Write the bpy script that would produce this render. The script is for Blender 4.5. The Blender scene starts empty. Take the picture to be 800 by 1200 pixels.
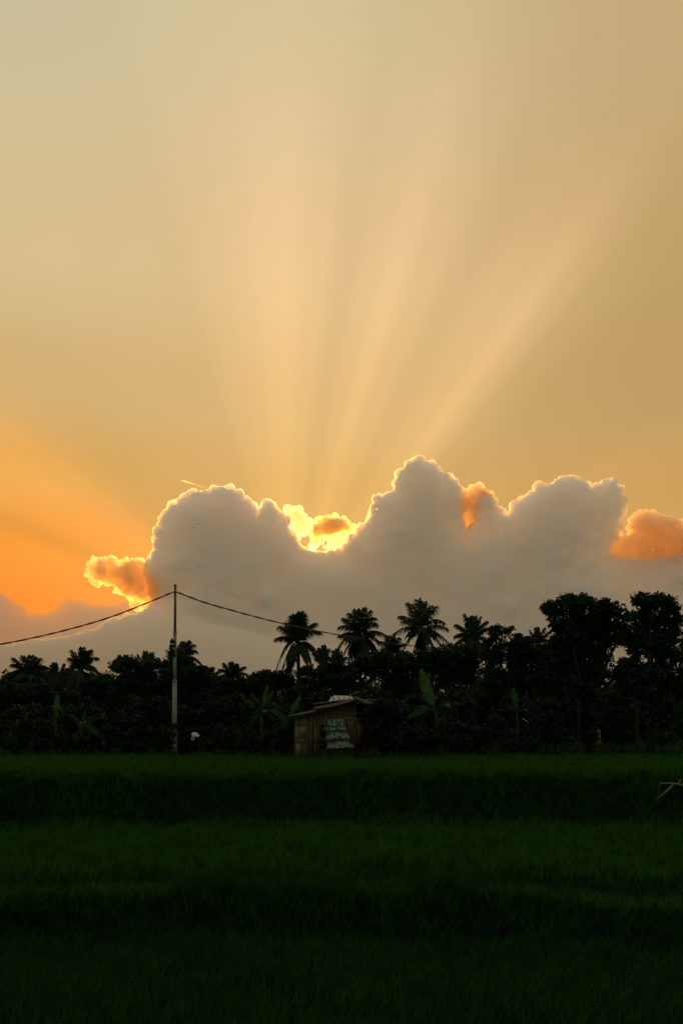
import bpy, math, random
import numpy as np
from mathutils import Vector, Matrix, noise

SC = bpy.context.scene
COL = SC.collection
R = math.radians

# ------------------------------------------------------------------ camera
F = 35.0 / 36.0            # focal length in units of the picture's height
HORIZON = 862 / 1200.0     # the horizon's height in the picture, from the top
cd = bpy.data.cameras.new('camera')
cam = bpy.data.objects.new('camera', cd)
COL.objects.link(cam)
cd.lens, cd.sensor_width, cd.sensor_fit = 35.0, 36.0, 'AUTO'
cd.shift_y = HORIZON - 0.5          # level camera with a raised view: uprights stay upright
cd.clip_start, cd.clip_end = 0.1, 60000
cam.location = (0, 0, 0)
cam.rotation_euler = (R(90), 0, 0)
SC.camera = cam

# ------------------------------------------------------------------ exposure
SC.view_settings.view_transform = 'Standard'
SC.view_settings.look = 'None'
SC.view_settings.exposure = 0.0
SC.view_settings.gamma = 1.0
SC.view_settings.use_curve_mapping = False
SC.render.engine = 'CYCLES'
SC.cycles.max_bounces = 48
SC.cycles.diffuse_bounces = 2
SC.cycles.glossy_bounces = 2
SC.cycles.transmission_bounces = 2
SC.cycles.transparent_max_bounces = 16
SC.cycles.volume_bounces = 48
SC.cycles.sample_clamp_indirect = 4.0
SC.cycles.use_denoising = True

# ------------------------------------------------------------------ sun (low, behind the cloud bank)
SUN_EL = math.atan((862 - 745) / 1167.0)
SUN_AZ = math.atan((335 - 400) / 1167.0)      # to the right of the view is positive
SUN = Vector((math.sin(SUN_AZ) * math.cos(SUN_EL), math.cos(SUN_AZ) * math.cos(SUN_EL), math.sin(SUN_EL)))
sl = bpy.data.lights.new('sun', 'SUN')
sl.energy = 3.0
sl.angle = R(0.53)
sl.color = (1.0, 0.40, 0.072)
sun = bpy.data.objects.new('sun', sl)
COL.objects.link(sun)
sun.rotation_euler = (-SUN).to_track_quat('-Z', 'Y').to_euler()

# ------------------------------------------------------------------ sky
world = bpy.data.worlds.new('World')
SC.world = world
world.use_nodes = True
wt = world.node_tree
wt.nodes.clear()


def wn(kind, **kw):
    n = wt.nodes.new(kind)
    for k, v in kw.items():
        setattr(n, k, v)
    return n


def plug(sock, v):
    if isinstance(v, (int, float)):
        sock.default_value = v
    elif isinstance(v, (tuple, list)):
        sock.default_value = v if len(v) == len(sock.default_value) else tuple(v) + (1,)
    else:
        wt.links.new(v, sock)


def mth(op, a, b=0.0, c=None):
    n = wn('ShaderNodeMath', operation=op)
    plug(n.inputs[0], a)
    plug(n.inputs[1], b)
    if c is not None:
        plug(n.inputs[2], c)
    return n.outputs[0]


def dot(a, v):
    n = wn('ShaderNodeVectorMath', operation='DOT_PRODUCT')
    plug(n.inputs[0], a)
    n.inputs[1].default_value = v
    return n.outputs['Value']


def sstep(v, lo, hi, a=0.0, b=1.0):
    n = wn('ShaderNodeMapRange', interpolation_type='SMOOTHSTEP')
    plug(n.inputs[0], v)
    for i, q in zip((1, 2, 3, 4), (lo, hi, a, b)):
        n.inputs[i].default_value = q
    return n.outputs[0]


def lin(c):
    return tuple((x / 255 / 12.92 if x / 255 < 0.04045 else ((x / 255 + 0.055) / 1.055) ** 2.4) for x in c)


def ramp(v, lo, hi, stops, interp='EASE'):
    m = wn('ShaderNodeMapRange')
    plug(m.inputs[0], v)
    m.inputs[1].default_value, m.inputs[2].default_value = lo, hi
    n = wn('ShaderNodeValToRGB')
    n.color_ramp.interpolation = interp
    wt.links.new(m.outputs[0], n.inputs[0])
    el = n.color_ramp.elements
    while len(el) < len(stops):
        el.new(0.5)
    for e, (p, c) in zip(el, sorted(stops)):
        e.position = (p - lo) / (hi - lo)
        e.color = ((c, c, c, 1) if isinstance(c, (int, float)) else tuple(c) + (1,))
    return n.outputs[0]


def mix(f, a, b, mode='MIX'):
    n = wn('ShaderNodeMix', data_type='RGBA', blend_type=mode)
    plug(n.inputs['Factor'], f)
    plug(n.inputs[6], a)
    plug(n.inputs[7], b)
    return n.outputs[2]


tc = wn('ShaderNodeTexCoord')
DIR = tc.outputs['Generated']
sep = wn('ShaderNodeSeparateXYZ')
wt.links.new(DIR, sep.inputs[0])
DX, DY, DZ = sep.outputs
ELEV = mth('MULTIPLY', mth('ARCSINE', DZ), 180 / math.pi)
AZIM = mth('MULTIPLY', mth('ARCTAN2', DX, DY), 180 / math.pi)
T1 = Vector((SUN.y, -SUN.x, 0)).normalized()          # to the right of the sun
T2 = T1.cross(SUN).normalized()                       # above the sun
if T2.z < 0:
    T2 = -T2
PHI = mth('MULTIPLY', mth('ARCTAN2', dot(DIR, T1), dot(DIR, T2)), 180 / math.pi)
THETA = mth('MULTIPLY', mth('ARCCOSINE', dot(DIR, SUN)), 180 / math.pi)

# dusk air: three columns of colour by elevation, blended by azimuth
LEFT = ramp(ELEV, 0, 90, [(0, lin((236, 122, 22))), (7, lin((204, 108, 24))), (10, lin((206, 128, 34))), (14.5, lin((202, 154, 76))),
                          (19, lin((204, 170, 112))), (25, lin((210, 186, 136))), (36, lin((202, 188, 152))), (90, lin((150, 150, 150)))])
MID = ramp(ELEV, 0, 90, [(0, lin((225, 120, 30))), (8, lin((214, 142, 60))), (13, lin((200, 153, 84))), (18, lin((203, 166, 108))),
                          (25, lin((210, 178, 126))), (36, lin((206, 187, 143))), (90, lin((150, 150, 145)))])
RIGHT = ramp(ELEV, 0, 90, [(0, lin((225, 130, 45))), (8, lin((208, 144, 66))), (12.5, lin((198, 150, 77))), (18, lin((187, 152, 94))),
                           (25, lin((190, 157, 101))), (36, lin((193, 166, 119))), (90, lin((140, 135, 125)))])
base = mix(sstep(AZIM, -19, -2), LEFT, MID)
base = mix(sstep(AZIM, -2, 19), base, RIGHT)
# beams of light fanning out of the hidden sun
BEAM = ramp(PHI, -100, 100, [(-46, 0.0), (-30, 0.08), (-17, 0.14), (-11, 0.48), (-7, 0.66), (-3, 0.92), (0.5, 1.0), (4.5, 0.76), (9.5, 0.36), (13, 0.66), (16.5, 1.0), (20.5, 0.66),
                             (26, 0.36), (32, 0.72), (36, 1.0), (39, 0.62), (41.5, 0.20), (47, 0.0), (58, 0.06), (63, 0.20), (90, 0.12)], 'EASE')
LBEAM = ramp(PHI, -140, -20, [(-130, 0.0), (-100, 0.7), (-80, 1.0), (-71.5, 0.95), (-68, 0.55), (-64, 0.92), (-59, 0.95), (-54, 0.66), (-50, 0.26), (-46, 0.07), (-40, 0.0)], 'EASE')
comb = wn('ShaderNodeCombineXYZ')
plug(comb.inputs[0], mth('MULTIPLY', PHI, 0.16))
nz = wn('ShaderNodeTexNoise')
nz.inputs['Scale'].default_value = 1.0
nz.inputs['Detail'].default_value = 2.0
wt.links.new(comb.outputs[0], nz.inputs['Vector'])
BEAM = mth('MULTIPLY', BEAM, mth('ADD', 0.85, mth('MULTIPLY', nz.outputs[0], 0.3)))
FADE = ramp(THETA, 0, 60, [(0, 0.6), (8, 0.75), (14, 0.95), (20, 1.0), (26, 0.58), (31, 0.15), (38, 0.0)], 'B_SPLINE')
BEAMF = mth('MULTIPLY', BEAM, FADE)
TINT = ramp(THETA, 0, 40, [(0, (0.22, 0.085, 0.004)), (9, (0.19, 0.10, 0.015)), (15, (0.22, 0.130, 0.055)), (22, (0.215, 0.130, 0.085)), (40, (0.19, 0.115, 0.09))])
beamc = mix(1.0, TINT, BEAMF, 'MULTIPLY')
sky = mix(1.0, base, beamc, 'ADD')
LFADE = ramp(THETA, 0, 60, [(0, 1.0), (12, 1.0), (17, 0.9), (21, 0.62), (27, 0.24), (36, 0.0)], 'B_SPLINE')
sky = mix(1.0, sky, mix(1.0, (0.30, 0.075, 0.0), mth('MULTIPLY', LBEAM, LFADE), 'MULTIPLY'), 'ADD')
# away from the sunset: added warm brightness that lights the fronts of the clouds
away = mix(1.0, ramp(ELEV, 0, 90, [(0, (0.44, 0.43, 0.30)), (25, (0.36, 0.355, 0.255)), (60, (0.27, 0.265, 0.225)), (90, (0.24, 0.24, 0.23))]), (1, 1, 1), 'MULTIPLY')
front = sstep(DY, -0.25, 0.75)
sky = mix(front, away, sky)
nish = wn('ShaderNodeTexSky', sky_type='NISHITA')
nish.sun_disc = False
nish.sun_elevation = SUN_EL
nish.sun_rotation = SUN_AZ
nish.dust_density = 4.0
sky = mix(1.0, sky, mix(1.0, nish.outputs[0], (0.004, 0.004, 0.004), 'MULTIPLY'), 'ADD')
sky = mix(sstep(ELEV, -4, -0.5), (0.02, 0.02, 0.012), sky)
bg = wn('ShaderNodeBackground')
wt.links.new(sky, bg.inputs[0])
bg.inputs[1].default_value = 1.0
wo = wn('ShaderNodeOutputWorld')
wt.links.new(bg.outputs[0], wo.inputs[0])

# ------------------------------------------------------------------ helpers
PXF = 1167.0


def P(px, py, d):
    """A point seen at (px, py) of the 800x1200 photograph, d metres away."""
    return Vector(((px - 400) / PXF * d, d, (862 - py) / PXF * d))


def tag(o, label=None, cat=None, group=None, kind=None):
    for k, v in (('label', label), ('category', cat), ('group', group), ('kind', kind)):
        if v:
            o[k] = v
    return o


def thing(name, loc, label, cat, group=None, rz=0.0):
    o = bpy.data.objects.new(name, None)
    o.empty_display_size = 0.2
    COL.objects.link(o)
    o.location = loc
    o.rotation_euler = (0, 0, rz)
    return tag(o, label, cat, group)


def mesh_obj(name, verts, faces, mat, parent=None, smooth=False, origin=None):
    """faces: an (n, k) array of one polygon size, or a list of such arrays. verts are world positions."""
    v = np.asarray(verts, dtype=np.float32).reshape(-1, 3)
    off = np.array(origin if origin is not None else (parent.location if parent else (0, 0, 0)), dtype=np.float32)
    v = v - off
    if not isinstance(faces, list):
        faces = [faces]
    faces = [np.asarray(f, dtype=np.int32) for f in faces if len(f)]
    me = bpy.data.meshes.new(name)
    nl = sum(f.size for f in faces)
    nf = sum(len(f) for f in faces)
    me.vertices.add(len(v))
    me.vertices.foreach_set('co', v.ravel())
    me.loops.add(nl)
    me.loops.foreach_set('vertex_index', np.concatenate([f.ravel() for f in faces]))
    me.polygons.add(nf)
    tot = np.concatenate([np.full(len(f), f.shape[1], dtype=np.int32) for f in faces])
    st = np.concatenate([[0], np.cumsum(tot)[:-1]]).astype(np.int32)
    me.polygons.foreach_set('loop_start', st)
    me.update(calc_edges=True)
    me.validate()
    if smooth:
        me.polygons.foreach_set('use_smooth', np.ones(len(me.polygons), dtype=bool))
    me.materials.append(mat)
    o = bpy.data.objects.new(name, me)
    COL.objects.link(o)
    if parent is not None:
        o.parent = parent
    elif origin is not None:
        o.location = origin
    return o


class MB:
    """Collects tubes, boxes and loose polygons into one mesh."""

    def __init__(self):
        self.v, self.q, self.t, self.n = [], [], [], 0

    def add(self, verts, quads=(), tris=()):
        self.v.append(np.asarray(verts, dtype=np.float64).reshape(-1, 3))
        if len(quads):
            self.q.append(np.asarray(quads) + self.n)
        if len(tris):
            self.t.append(np.asarray(tris) + self.n)
        self.n += len(self.v[-1])

    def tube(self, pts, radii, sides=7, cap=True):
        pts = [Vector(p) for p in pts]
        if isinstance(radii, (int, float)):
            radii = [radii] * len(pts)
        vs, qs, ts = [], [], []
        up = Vector((0.13, 0.31, 0.94))
        for i, p in enumerate(pts):
            d = (pts[min(i + 1, len(pts) - 1)] - pts[max(i - 1, 0)])
            d = d.normalized() if d.length > 1e-9 else Vector((0, 0, 1))
            a = d.cross(up)
            if a.length < 0.05:
                a = d.cross(Vector((1, 0, 0)))
            a.normalize()
            b = d.cross(a)
            for k in range(sides):
                w = 2 * math.pi * k / sides
                vs.append(p + (a * math.cos(w) + b * math.sin(w)) * radii[i])
        for i in range(len(pts) - 1):
            for k in range(sides):
                k2 = (k + 1) % sides
                qs.append((i * sides + k, i * sides + k2, (i + 1) * sides + k2, (i + 1) * sides + k))
        if cap:
            n0 = len(vs)
            vs += [pts[0], pts[-1]]
            for k in range(sides):
                k2 = (k + 1) % sides
                ts.append((n0, k2, k))
                ts.append((n0 + 1, (len(pts) - 1) * sides + k, (len(pts) - 1) * sides + k2))
        self.add([tuple(x) for x in vs], qs, ts)

    def box(self, c, size, rot=None):
        sx, sy, sz = (s / 2 for s in size)
        vs = [Vector((x * sx, y * sy, z * sz)) for x in (-1, 1) for y in (-1, 1) for z in (-1, 1)]
        if rot is not None:
            vs = [rot @ x for x in vs]
        vs = [tuple(x + Vector(c)) for x in vs]
        self.add(vs, [(0, 1, 3, 2), (4, 6, 7, 5), (0, 4, 5, 1), (2, 3, 7, 6), (0, 2, 6, 4), (1, 5, 7, 3)])

    def build(self, name, mat, parent=None, smooth=False, origin=None):
        f = []
        if self.q:
            f.append(np.concatenate(self.q))
        if self.t:
            f.append(np.concatenate(self.t))
        return mesh_obj(name, np.concatenate(self.v), f, mat, parent, smooth, origin)


def unit(a):
    return a / np.maximum(np.linalg.norm(a, axis=-1, keepdims=True), 1e-9)


# ------------------------------------------------------------------ materials
def new_mat(name):
    m = bpy.data.materials.new(name)
    m.use_nodes = True
    m.node_tree.nodes.clear()
    return m, m.node_tree


def noisy_color(nt, c0, c1, scale, detail=3.0, coord='Object', lo=0.35, hi=0.65, rand=0.0, stretch=None):
    t = nt.nodes.new('ShaderNodeTexCoord')
    n = nt.nodes.new('ShaderNodeTexNoise')
    n.inputs['Scale'].default_value = scale
    n.inputs['Detail'].default_value = detail
    src = t.outputs[coord]
    if stretch:
        mp = nt.nodes.new('ShaderNodeMapping')
        mp.inputs['Scale'].default_value = stretch
        nt.links.new(src, mp.inputs[0])
        src = mp.outputs[0]
    nt.links.new(src, n.inputs['Vector'])
    r = nt.nodes.new('ShaderNodeValToRGB')
    r.color_ramp.elements[0].position, r.color_ramp.elements[1].position = lo, hi
    r.color_ramp.elements[0].color = tuple(c0) + (1,)
    r.color_ramp.elements[1].color = tuple(c1) + (1,)
    nt.links.new(n.outputs[0], r.inputs[0])
    return r.outputs[0], n, src


def leaf_mat(name, c0, c1, scale=0.8, trans=0.3, rough=0.6, spec=0.15):
    m, nt = new_mat(name)
    c, _, _ = noisy_color(nt, c0, c1, scale)
    p = nt.nodes.new('ShaderNodeBsdfPrincipled')
    p.inputs['Roughness'].default_value = rough
    p.inputs['Specular IOR Level'].default_value = spec
    nt.links.new(c, p.inputs['Base Color'])
    t = nt.nodes.new('ShaderNodeBsdfTranslucent')
    nt.links.new(c, t.inputs[0])
    mx = nt.nodes.new('ShaderNodeMixShader')
    mx.inputs[0].default_value = trans
    nt.links.new(p.outputs[0], mx.inputs[1])
    nt.links.new(t.outputs[0], mx.inputs[2])
    o = nt.nodes.new('ShaderNodeOutputMaterial')
    nt.links.new(mx.outputs[0], o.inputs[0])
    return m


def solid_mat(name, c0, c1, scale=4.0, rough=0.8, spec=0.25, bump=0.0, bscale=20.0, stretch=None, detail=4.0, lo=0.35, hi=0.65, metal=0.0):
    m, nt = new_mat(name)
    c, n, src = noisy_color(nt, c0, c1, scale, detail=detail, stretch=stretch, lo=lo, hi=hi)
    p = nt.nodes.new('ShaderNodeBsdfPrincipled')
    p.inputs['Roughness'].default_value = rough
    p.inputs['Specular IOR Level'].default_value = spec
    p.inputs['Metallic'].default_value = metal
    nt.links.new(c, p.inputs['Base Color'])
    if bump:
        b = nt.nodes.new('ShaderNodeBump')
        b.inputs['Strength'].default_value = bump
        n2 = nt.nodes.new('ShaderNodeTexNoise')
        n2.inputs['Scale'].default_value = bscale
        nt.links.new(src, n2.inputs['Vector'])
        nt.links.new(n2.outputs[0], b.inputs['Height'])
        nt.links.new(b.outputs[0], p.inputs['Normal'])
    o = nt.nodes.new('ShaderNodeOutputMaterial')
    nt.links.new(p.outputs[0], o.inputs[0])
    return m


def cloud_mat(name, density, color=(0.97, 0.96, 0.95), fwd=0.72, g=0.88):
    m, nt = new_mat(name)
    a = nt.nodes.new('ShaderNodeVolumeScatter')
    b = nt.nodes.new('ShaderNodeVolumeScatter')
    for n, d, an in ((a, density * fwd, g), (b, density * (1 - fwd), 0.0)):
        n.inputs['Color'].default_value = (1, 1, 1, 1)
        n.inputs['Density'].default_value = d
        n.inputs['Anisotropy'].default_value = an
    s = nt.nodes.new('ShaderNodeAddShader')
    nt.links.new(a.outputs[0], s.inputs[0])
    nt.links.new(b.outputs[0], s.inputs[1])
    ab = nt.nodes.new('ShaderNodeVolumeAbsorption')
    ab.inputs['Color'].default_value = tuple(color) + (1,)
    ab.inputs['Density'].default_value = density
    s2 = nt.nodes.new('ShaderNodeAddShader')
    nt.links.new(s.outputs[0], s2.inputs[0])
    nt.links.new(ab.outputs[0], s2.inputs[1])
    o = nt.nodes.new('ShaderNodeOutputMaterial')
    nt.links.new(s2.outputs[0], o.inputs['Volume'])
    return m


M = {}
M['soil'] = solid_mat('wet_soil', (0.004, 0.012, 0.007), (0.007, 0.02, 0.010), 1.5, 0.95, 0.1)
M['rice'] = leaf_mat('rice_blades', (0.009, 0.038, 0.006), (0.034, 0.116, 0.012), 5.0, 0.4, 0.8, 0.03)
M['rice_dim'] = leaf_mat('vignetted_rice_blades', (0.007, 0.032, 0.007), (0.021, 0.076, 0.012), 5.0, 0.35, 0.8, 0.03)  # darker copy of the rice colour, putting vignetting into the near blades
M['bank'] = leaf_mat('bank_grass', (0.008, 0.032, 0.010), (0.016, 0.060, 0.014), 4.0, 0.2, 0.9, 0.03)
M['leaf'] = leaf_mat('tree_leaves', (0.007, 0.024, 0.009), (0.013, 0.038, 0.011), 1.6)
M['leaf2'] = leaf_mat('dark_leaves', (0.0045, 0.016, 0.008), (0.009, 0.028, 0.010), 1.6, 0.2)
M['palm'] = leaf_mat('palm_leaves', (0.007, 0.023, 0.009), (0.013, 0.036, 0.011), 1.6)
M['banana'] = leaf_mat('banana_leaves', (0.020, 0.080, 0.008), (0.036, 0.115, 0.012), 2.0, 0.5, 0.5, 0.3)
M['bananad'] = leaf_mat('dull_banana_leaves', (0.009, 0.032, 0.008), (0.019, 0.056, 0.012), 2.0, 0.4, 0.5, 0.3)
M['red'] = leaf_mat('reddish_leaves', (0.014, 0.012, 0.009), (0.026, 0.014, 0.011), 3.0)
M['bark'] = solid_mat('bark', (0.010, 0.013, 0.009), (0.024, 0.028, 0.02), 6, 0.9, 0.1, 0.4, 25)
M['pole'] = solid_mat('weathered_concrete', (0.12, 0.13, 0.11), (0.21, 0.225, 0.19), 3, 0.85, 0.2, 0.2, 30, stretch=(1, 1, 0.25))
M['poletop'] = solid_mat('dark_steel', (0.06, 0.05, 0.04), (0.11, 0.09, 0.07), 4, 0.6, 0.3)
M['cable'] = solid_mat('black_rubber', (0.015, 0.014, 0.013), (0.025, 0.022, 0.02), 5, 0.6, 0.3)
M['bamboo'] = solid_mat('bamboo', (0.09, 0.09, 0.04), (0.15, 0.145, 0.07), 5, 0.6, 0.3, 0.1, 30)
M['weave'] = solid_mat('woven_bamboo', (0.060, 0.054, 0.023), (0.14, 0.125, 0.052), 3.0, 0.85, 0.15, 0.5, 60, stretch=(3, 3, 0.6))
M['wood'] = solid_mat('old_wood', (0.05, 0.04, 0.025), (0.10, 0.08, 0.05), 6, 0.9, 0.1)
M['roof'] = solid_mat('rusted_sheet', (0.018, 0.022, 0.02), (0.05, 0.055, 0.05), 3, 0.85, 0.1, 0.1, 20)
M['pale'] = solid_mat('pale_sheet', (0.36, 0.33, 0.27), (0.55, 0.52, 0.44), 4, 0.6, 0.3, 0.1, 20)
M['tarp'] = solid_mat('mottled_tarpaulin', (0.035, 0.05, 0.04), (0.42, 0.48, 0.43), 2.6, 0.7, 0.2, 0.3, 8, detail=5, lo=0.38, hi=0.60, stretch=(0.8, 1, 1.7))
M['white'] = solid_mat('white_plastic', (0.5, 0.52, 0.5), (0.7, 0.72, 0.7), 6, 0.5, 0.4, 0.2, 20)
M['bluegrey'] = solid_mat('blue_grey_paint', (0.10, 0.14, 0.14), (0.16, 0.20, 0.20), 8, 0.7, 0.2)
M['orange'] = solid_mat('orange_clay', (0.10, 0.055, 0.015), (0.15, 0.08, 0.025), 8, 0.8, 0.2)
M['bird'] = solid_mat('dark_feathers', (0.03, 0.025, 0.02), (0.05, 0.045, 0.04), 8, 0.8, 0.1)

# ------------------------------------------------------------------ terrain
LEV3, LEV2, LEV1 = -2.85, -2.35, -1.25


def S(t):
    t = np.clip(t, 0, 1)
    return t * t * (3 - 2 * t)


def edge1(x):
    return 24.4 + 0.5 * np.sin(0.31 * x + 1.0) + 0.25 * np.sin(0.93 * x + 0.4) + 0.10 * np.sin(2.3 * x)


def edge2(x):
    return 13.0 + 0.35 * np.sin(0.55 * x + 2.2) + 0.2 * np.sin(1.3 * x) + 0.08 * np.sin(3.1 * x + 1)


def ter(x, y):
    x, y = np.asarray(x, dtype=float), np.asarray(y, dtype=float)
    z = LEV3 + (LEV2 - LEV3) * S((y - edge2(x) + 0.55) / 0.6) + (LEV1 - LEV2) * S((y - edge1(x) + 0.9) / 1.0)
    z = z + 0.08 * np.exp(-((y - edge1(x) - 0.25) / 0.3) ** 2) + 0.07 * np.exp(-((y - edge2(x) - 0.2) / 0.25) ** 2)
    z = z + 0.50 * S((y - 57) / 1.6) * S((x - 7) / 3.0)
    z = z + 0.025 * np.sin(1.7 * x + 0.8 * y) + 0.02 * np.sin(0.9 * y - 2.1 * x + 1) + 0.015 * np.sin(4.1 * x + 3.3 * y)
    return z


def build_ground():
    def axis(lo, hi, step, far):
        a = list(np.arange(lo, hi + 1e-6, step))
        s, q = step, hi
        up = []
        while q < far:
            s *= 1.35
            q += s
            up.append(q)
        s, q = step, lo
        dn = []
        while q > -far:
            s *= 1.35
            q -= s
            dn.append(q)
        return np.array(dn[::-1] + a + up)
    xs, ys = axis(-30, 30, 0.3, 12000), axis(4, 66, 0.2, 12000)
    X, Y = np.meshgrid(xs, ys)
    Z = ter(X, Y)
    v = np.stack([X, Y, Z], -1).reshape(-1, 3)
    nx, ny = len(xs), len(ys)
    i = np.arange((ny - 1) * (nx - 1))
    r, c = i // (nx - 1), i % (nx - 1)
    a = r * nx + c
    f = np.stack([a, a + 1, a + 1 + nx, a + nx], -1)
    tag(mesh_obj('ground', v, f, M['soil'], smooth=True), 'terraced ground of the rice fields', kind='structure')


build_ground()


def blades(name, label, regions, mat, seed, group=None):
    """regions: (n, ylo, yhi, margin, height, width, lean) ; each blade a tapering bent strip."""
    rng = np.random.default_rng(seed)
    V, T, n0 = [], [], 0
    for (n, fy, hgt, wid, lean, clump) in regions:
        x, y = fy(rng, n)
        n = len(x)
        # patchy growth: tufts lean and stand together
        ph = np.sin(1.9 * x + 0.7 * y) * np.sin(1.1 * y - 0.6 * x + 2) + 0.6 * np.sin(5.3 * x + 1) * np.sin(4.7 * y)
        h = hgt * (1 + 0.16 * ph) * rng.uniform(0.6, 1.25, n)
        z = ter(x, y) - 0.03
        a = rng.uniform(0, 2 * np.pi, n)
        side = np.stack([np.cos(a), np.sin(a), np.zeros(n)], -1)
        b = rng.uniform(0, 2 * np.pi, n)
        ln = lean * rng.uniform(0.2, 1.3, n) * h
        out = np.stack([np.cos(b) * ln + 0.12 * h, np.sin(b) * ln, np.zeros(n)], -1)
        base = np.stack([x, y, z], -1)
        w = (wid * rng.uniform(0.7, 1.3, n))[:, None]
        up = np.stack([np.zeros(n), np.zeros(n), h], -1)
        v = np.stack([base - side * w / 2, base + side * w / 2,
                      base + up * 0.6 + out * 0.35 - side * w * 0.42, base + up * 0.6 + out * 0.35 + side * w * 0.42,
                      base + up * (1 - 0.12 * rng.uniform(0, 1, n))[:, None] + out], 1)
        i = np.arange(n)[:, None] * 5 + n0
        T.append(np.concatenate([i + np.array([[0, 1, 2]]), i + np.array([[1, 3, 2]]), i + np.array([[2, 3, 4]])], 0))
        V.append(v.reshape(-1, 3))
        n0 += n * 5
    o = mesh_obj(name, np.concatenate(V), np.concatenate(T), mat)
    return tag(o, label, 'grass', group, 'stuff')


def field(lo, hi, half=0.40, extra=3.0):
    """points in a strip between two edges of the terraces, a little wider than the view"""
    def f(rng, n):
        xx = np.linspace(-40, 40, 400)
        ya, yb = float(np.min(lo(xx))), float(np.max(hi(xx)))
        n = int(n * (yb ** 2 - ya ** 2) / max(1e-6, float(np.mean(hi(xx))) ** 2 - float(np.mean(lo(xx))) ** 2))
        y = np.sqrt(rng.uniform(0, 1, n) * (yb ** 2 - ya ** 2) + ya ** 2)
        x = rng.uniform(-1, 1, n) * (half * y + extra)
        ok = (y > lo(x)) & (y < hi(x))
        return x[ok], y[ok]
    return f


K = lambda c: (lambda x: np.asarray(x) * 0 + c)
blades('rice_crop', 'short bright green rice growing on the top terrace below the trees',
       [(5500, field(lambda x: edge1(x) - 0.25, lambda x: edge1(x) + 1.3 + 0.3 * np.sin(1.3 * x)), 0.25, 0.030, 0.45, 1),
        (40000, field(lambda x: edge1(x) + 4.2 + 0.4 * np.sin(0.5 * x), K(34)), 0.36, 0.030, 0.30, 1),
        (60000, field(K(34), K(50.5)), 0.36, 0.05, 0.30, 1),
        (30000, field(K(50), K(82), 0.38), 0.34, 0.08, 0.30, 1)], M['rice'], 1, 'rice crops on the terraces')
blades('rice_crop', 'long green rice growing on the middle terrace between two dark banks',
       [(12000, field(lambda x: edge2(x) - 0.1, lambda x: edge2(x) + 0.9 + 0.25 * np.sin(1.7 * x)), 0.30, 0.020, 0.45, 1),
        (60000, field(lambda x: edge2(x) + 2.6 + 0.5 * np.sin(0.6 * x + 1), lambda x: edge1(x) - 2.3 - 0.25 * np.sin(0.7 * x)), 0.42, 0.022, 0.34, 1),
        (7000, field(lambda x: edge1(x) - 1.65 + 0.12 * np.sin(1.1 * x), lambda x: edge1(x) - 1.0), 0.44, 0.024, 0.4, 1)], M['rice'], 2, 'rice crops on the terraces')
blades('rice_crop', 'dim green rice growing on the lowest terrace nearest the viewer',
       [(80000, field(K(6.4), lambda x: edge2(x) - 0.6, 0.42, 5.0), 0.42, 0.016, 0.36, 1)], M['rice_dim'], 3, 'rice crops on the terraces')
blades('bank_grass', 'dark rough grass covering the bank under the top terrace',
       [(14000, field(lambda x: edge1(x) + 1.2, lambda x: edge1(x) + 4.4), 0.20, 0.03, 0.7, 1),
        (80000, field(lambda x: edge1(x) - 2.4, lambda x: edge1(x) + 0.25), 0.24, 0.026, 0.8, 1)], M['bank'], 4, 'grass on the terrace banks')
blades('bank_grass', 'dark rough grass covering the low bank under the middle terrace',
       [(16000, field(lambda x: edge2(x) + 0.8, lambda x: edge2(x) + 3.0), 0.24, 0.02, 0.7, 1),
        (26000, field(lambda x: edge2(x) - 0.85, lambda x: edge2(x) + 0.15), 0.26, 0.018, 0.8, 1)], M['bank'], 5, 'grass on the terrace banks')




def tufts(lo, hi, thr, half=0.40, extra=3.0, seed=0.0):
    f0 = field(lo, hi, half, extra)
    def f(rng, n):
        x, y = f0(rng, n)
        k = np.sin(0.8 * x + seed) + 0.8 * np.sin(1.9 * x + 2.1 * seed + y) + 0.6 * np.sin(3.7 * x - 1.3 * y + seed)
        ok = k > thr
        return x[ok], y[ok]
    return f


blades('tall_weeds', 'tufts of taller weeds hanging over the edge of the top terrace',
       [(34000, tufts(lambda x: edge1(x) - 0.7, lambda x: edge1(x) + 0.9, 0.75, seed=0.4), 0.46, 0.028, 0.6, 1)], M['rice'], 6, 'weeds on the terrace edges')
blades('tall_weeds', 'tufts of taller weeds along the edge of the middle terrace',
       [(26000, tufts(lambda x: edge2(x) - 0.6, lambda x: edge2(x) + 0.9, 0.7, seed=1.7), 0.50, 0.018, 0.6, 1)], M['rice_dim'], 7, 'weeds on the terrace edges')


# ------------------------------------------------------------------ clouds (real volumes lit by the sun behind them, some also tinted orange)
DC = 5000.0
UPX = DC / PXF          # metres per photo pixel at the clouds


def ico():
    import bmesh
    bm = bmesh.new()
    bmesh.ops.create_icosphere(bm, subdivisions=2, radius=1.0)
    v = np.array([tuple(x.co) for x in bm.verts])
    f = np.array([[x.index for x in p.verts] for p in bm.faces])
    bm.free()
    return v, f


ICO_V, ICO_F = ico()


def inside(poly, x, y):
    c = np.zeros(len(x), dtype=bool)
    p = np.asarray(poly, dtype=float)
    for (x1, y1), (x2, y2) in zip(p, np.roll(p, -1, 0)):
        cond = ((y1 > y) != (y2 > y)) & (x < (x2 - x1) * (y - y1) / ((y2 - y1) if y2 != y1 else 1e-9) + x1)
        c ^= cond
    return c


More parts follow.
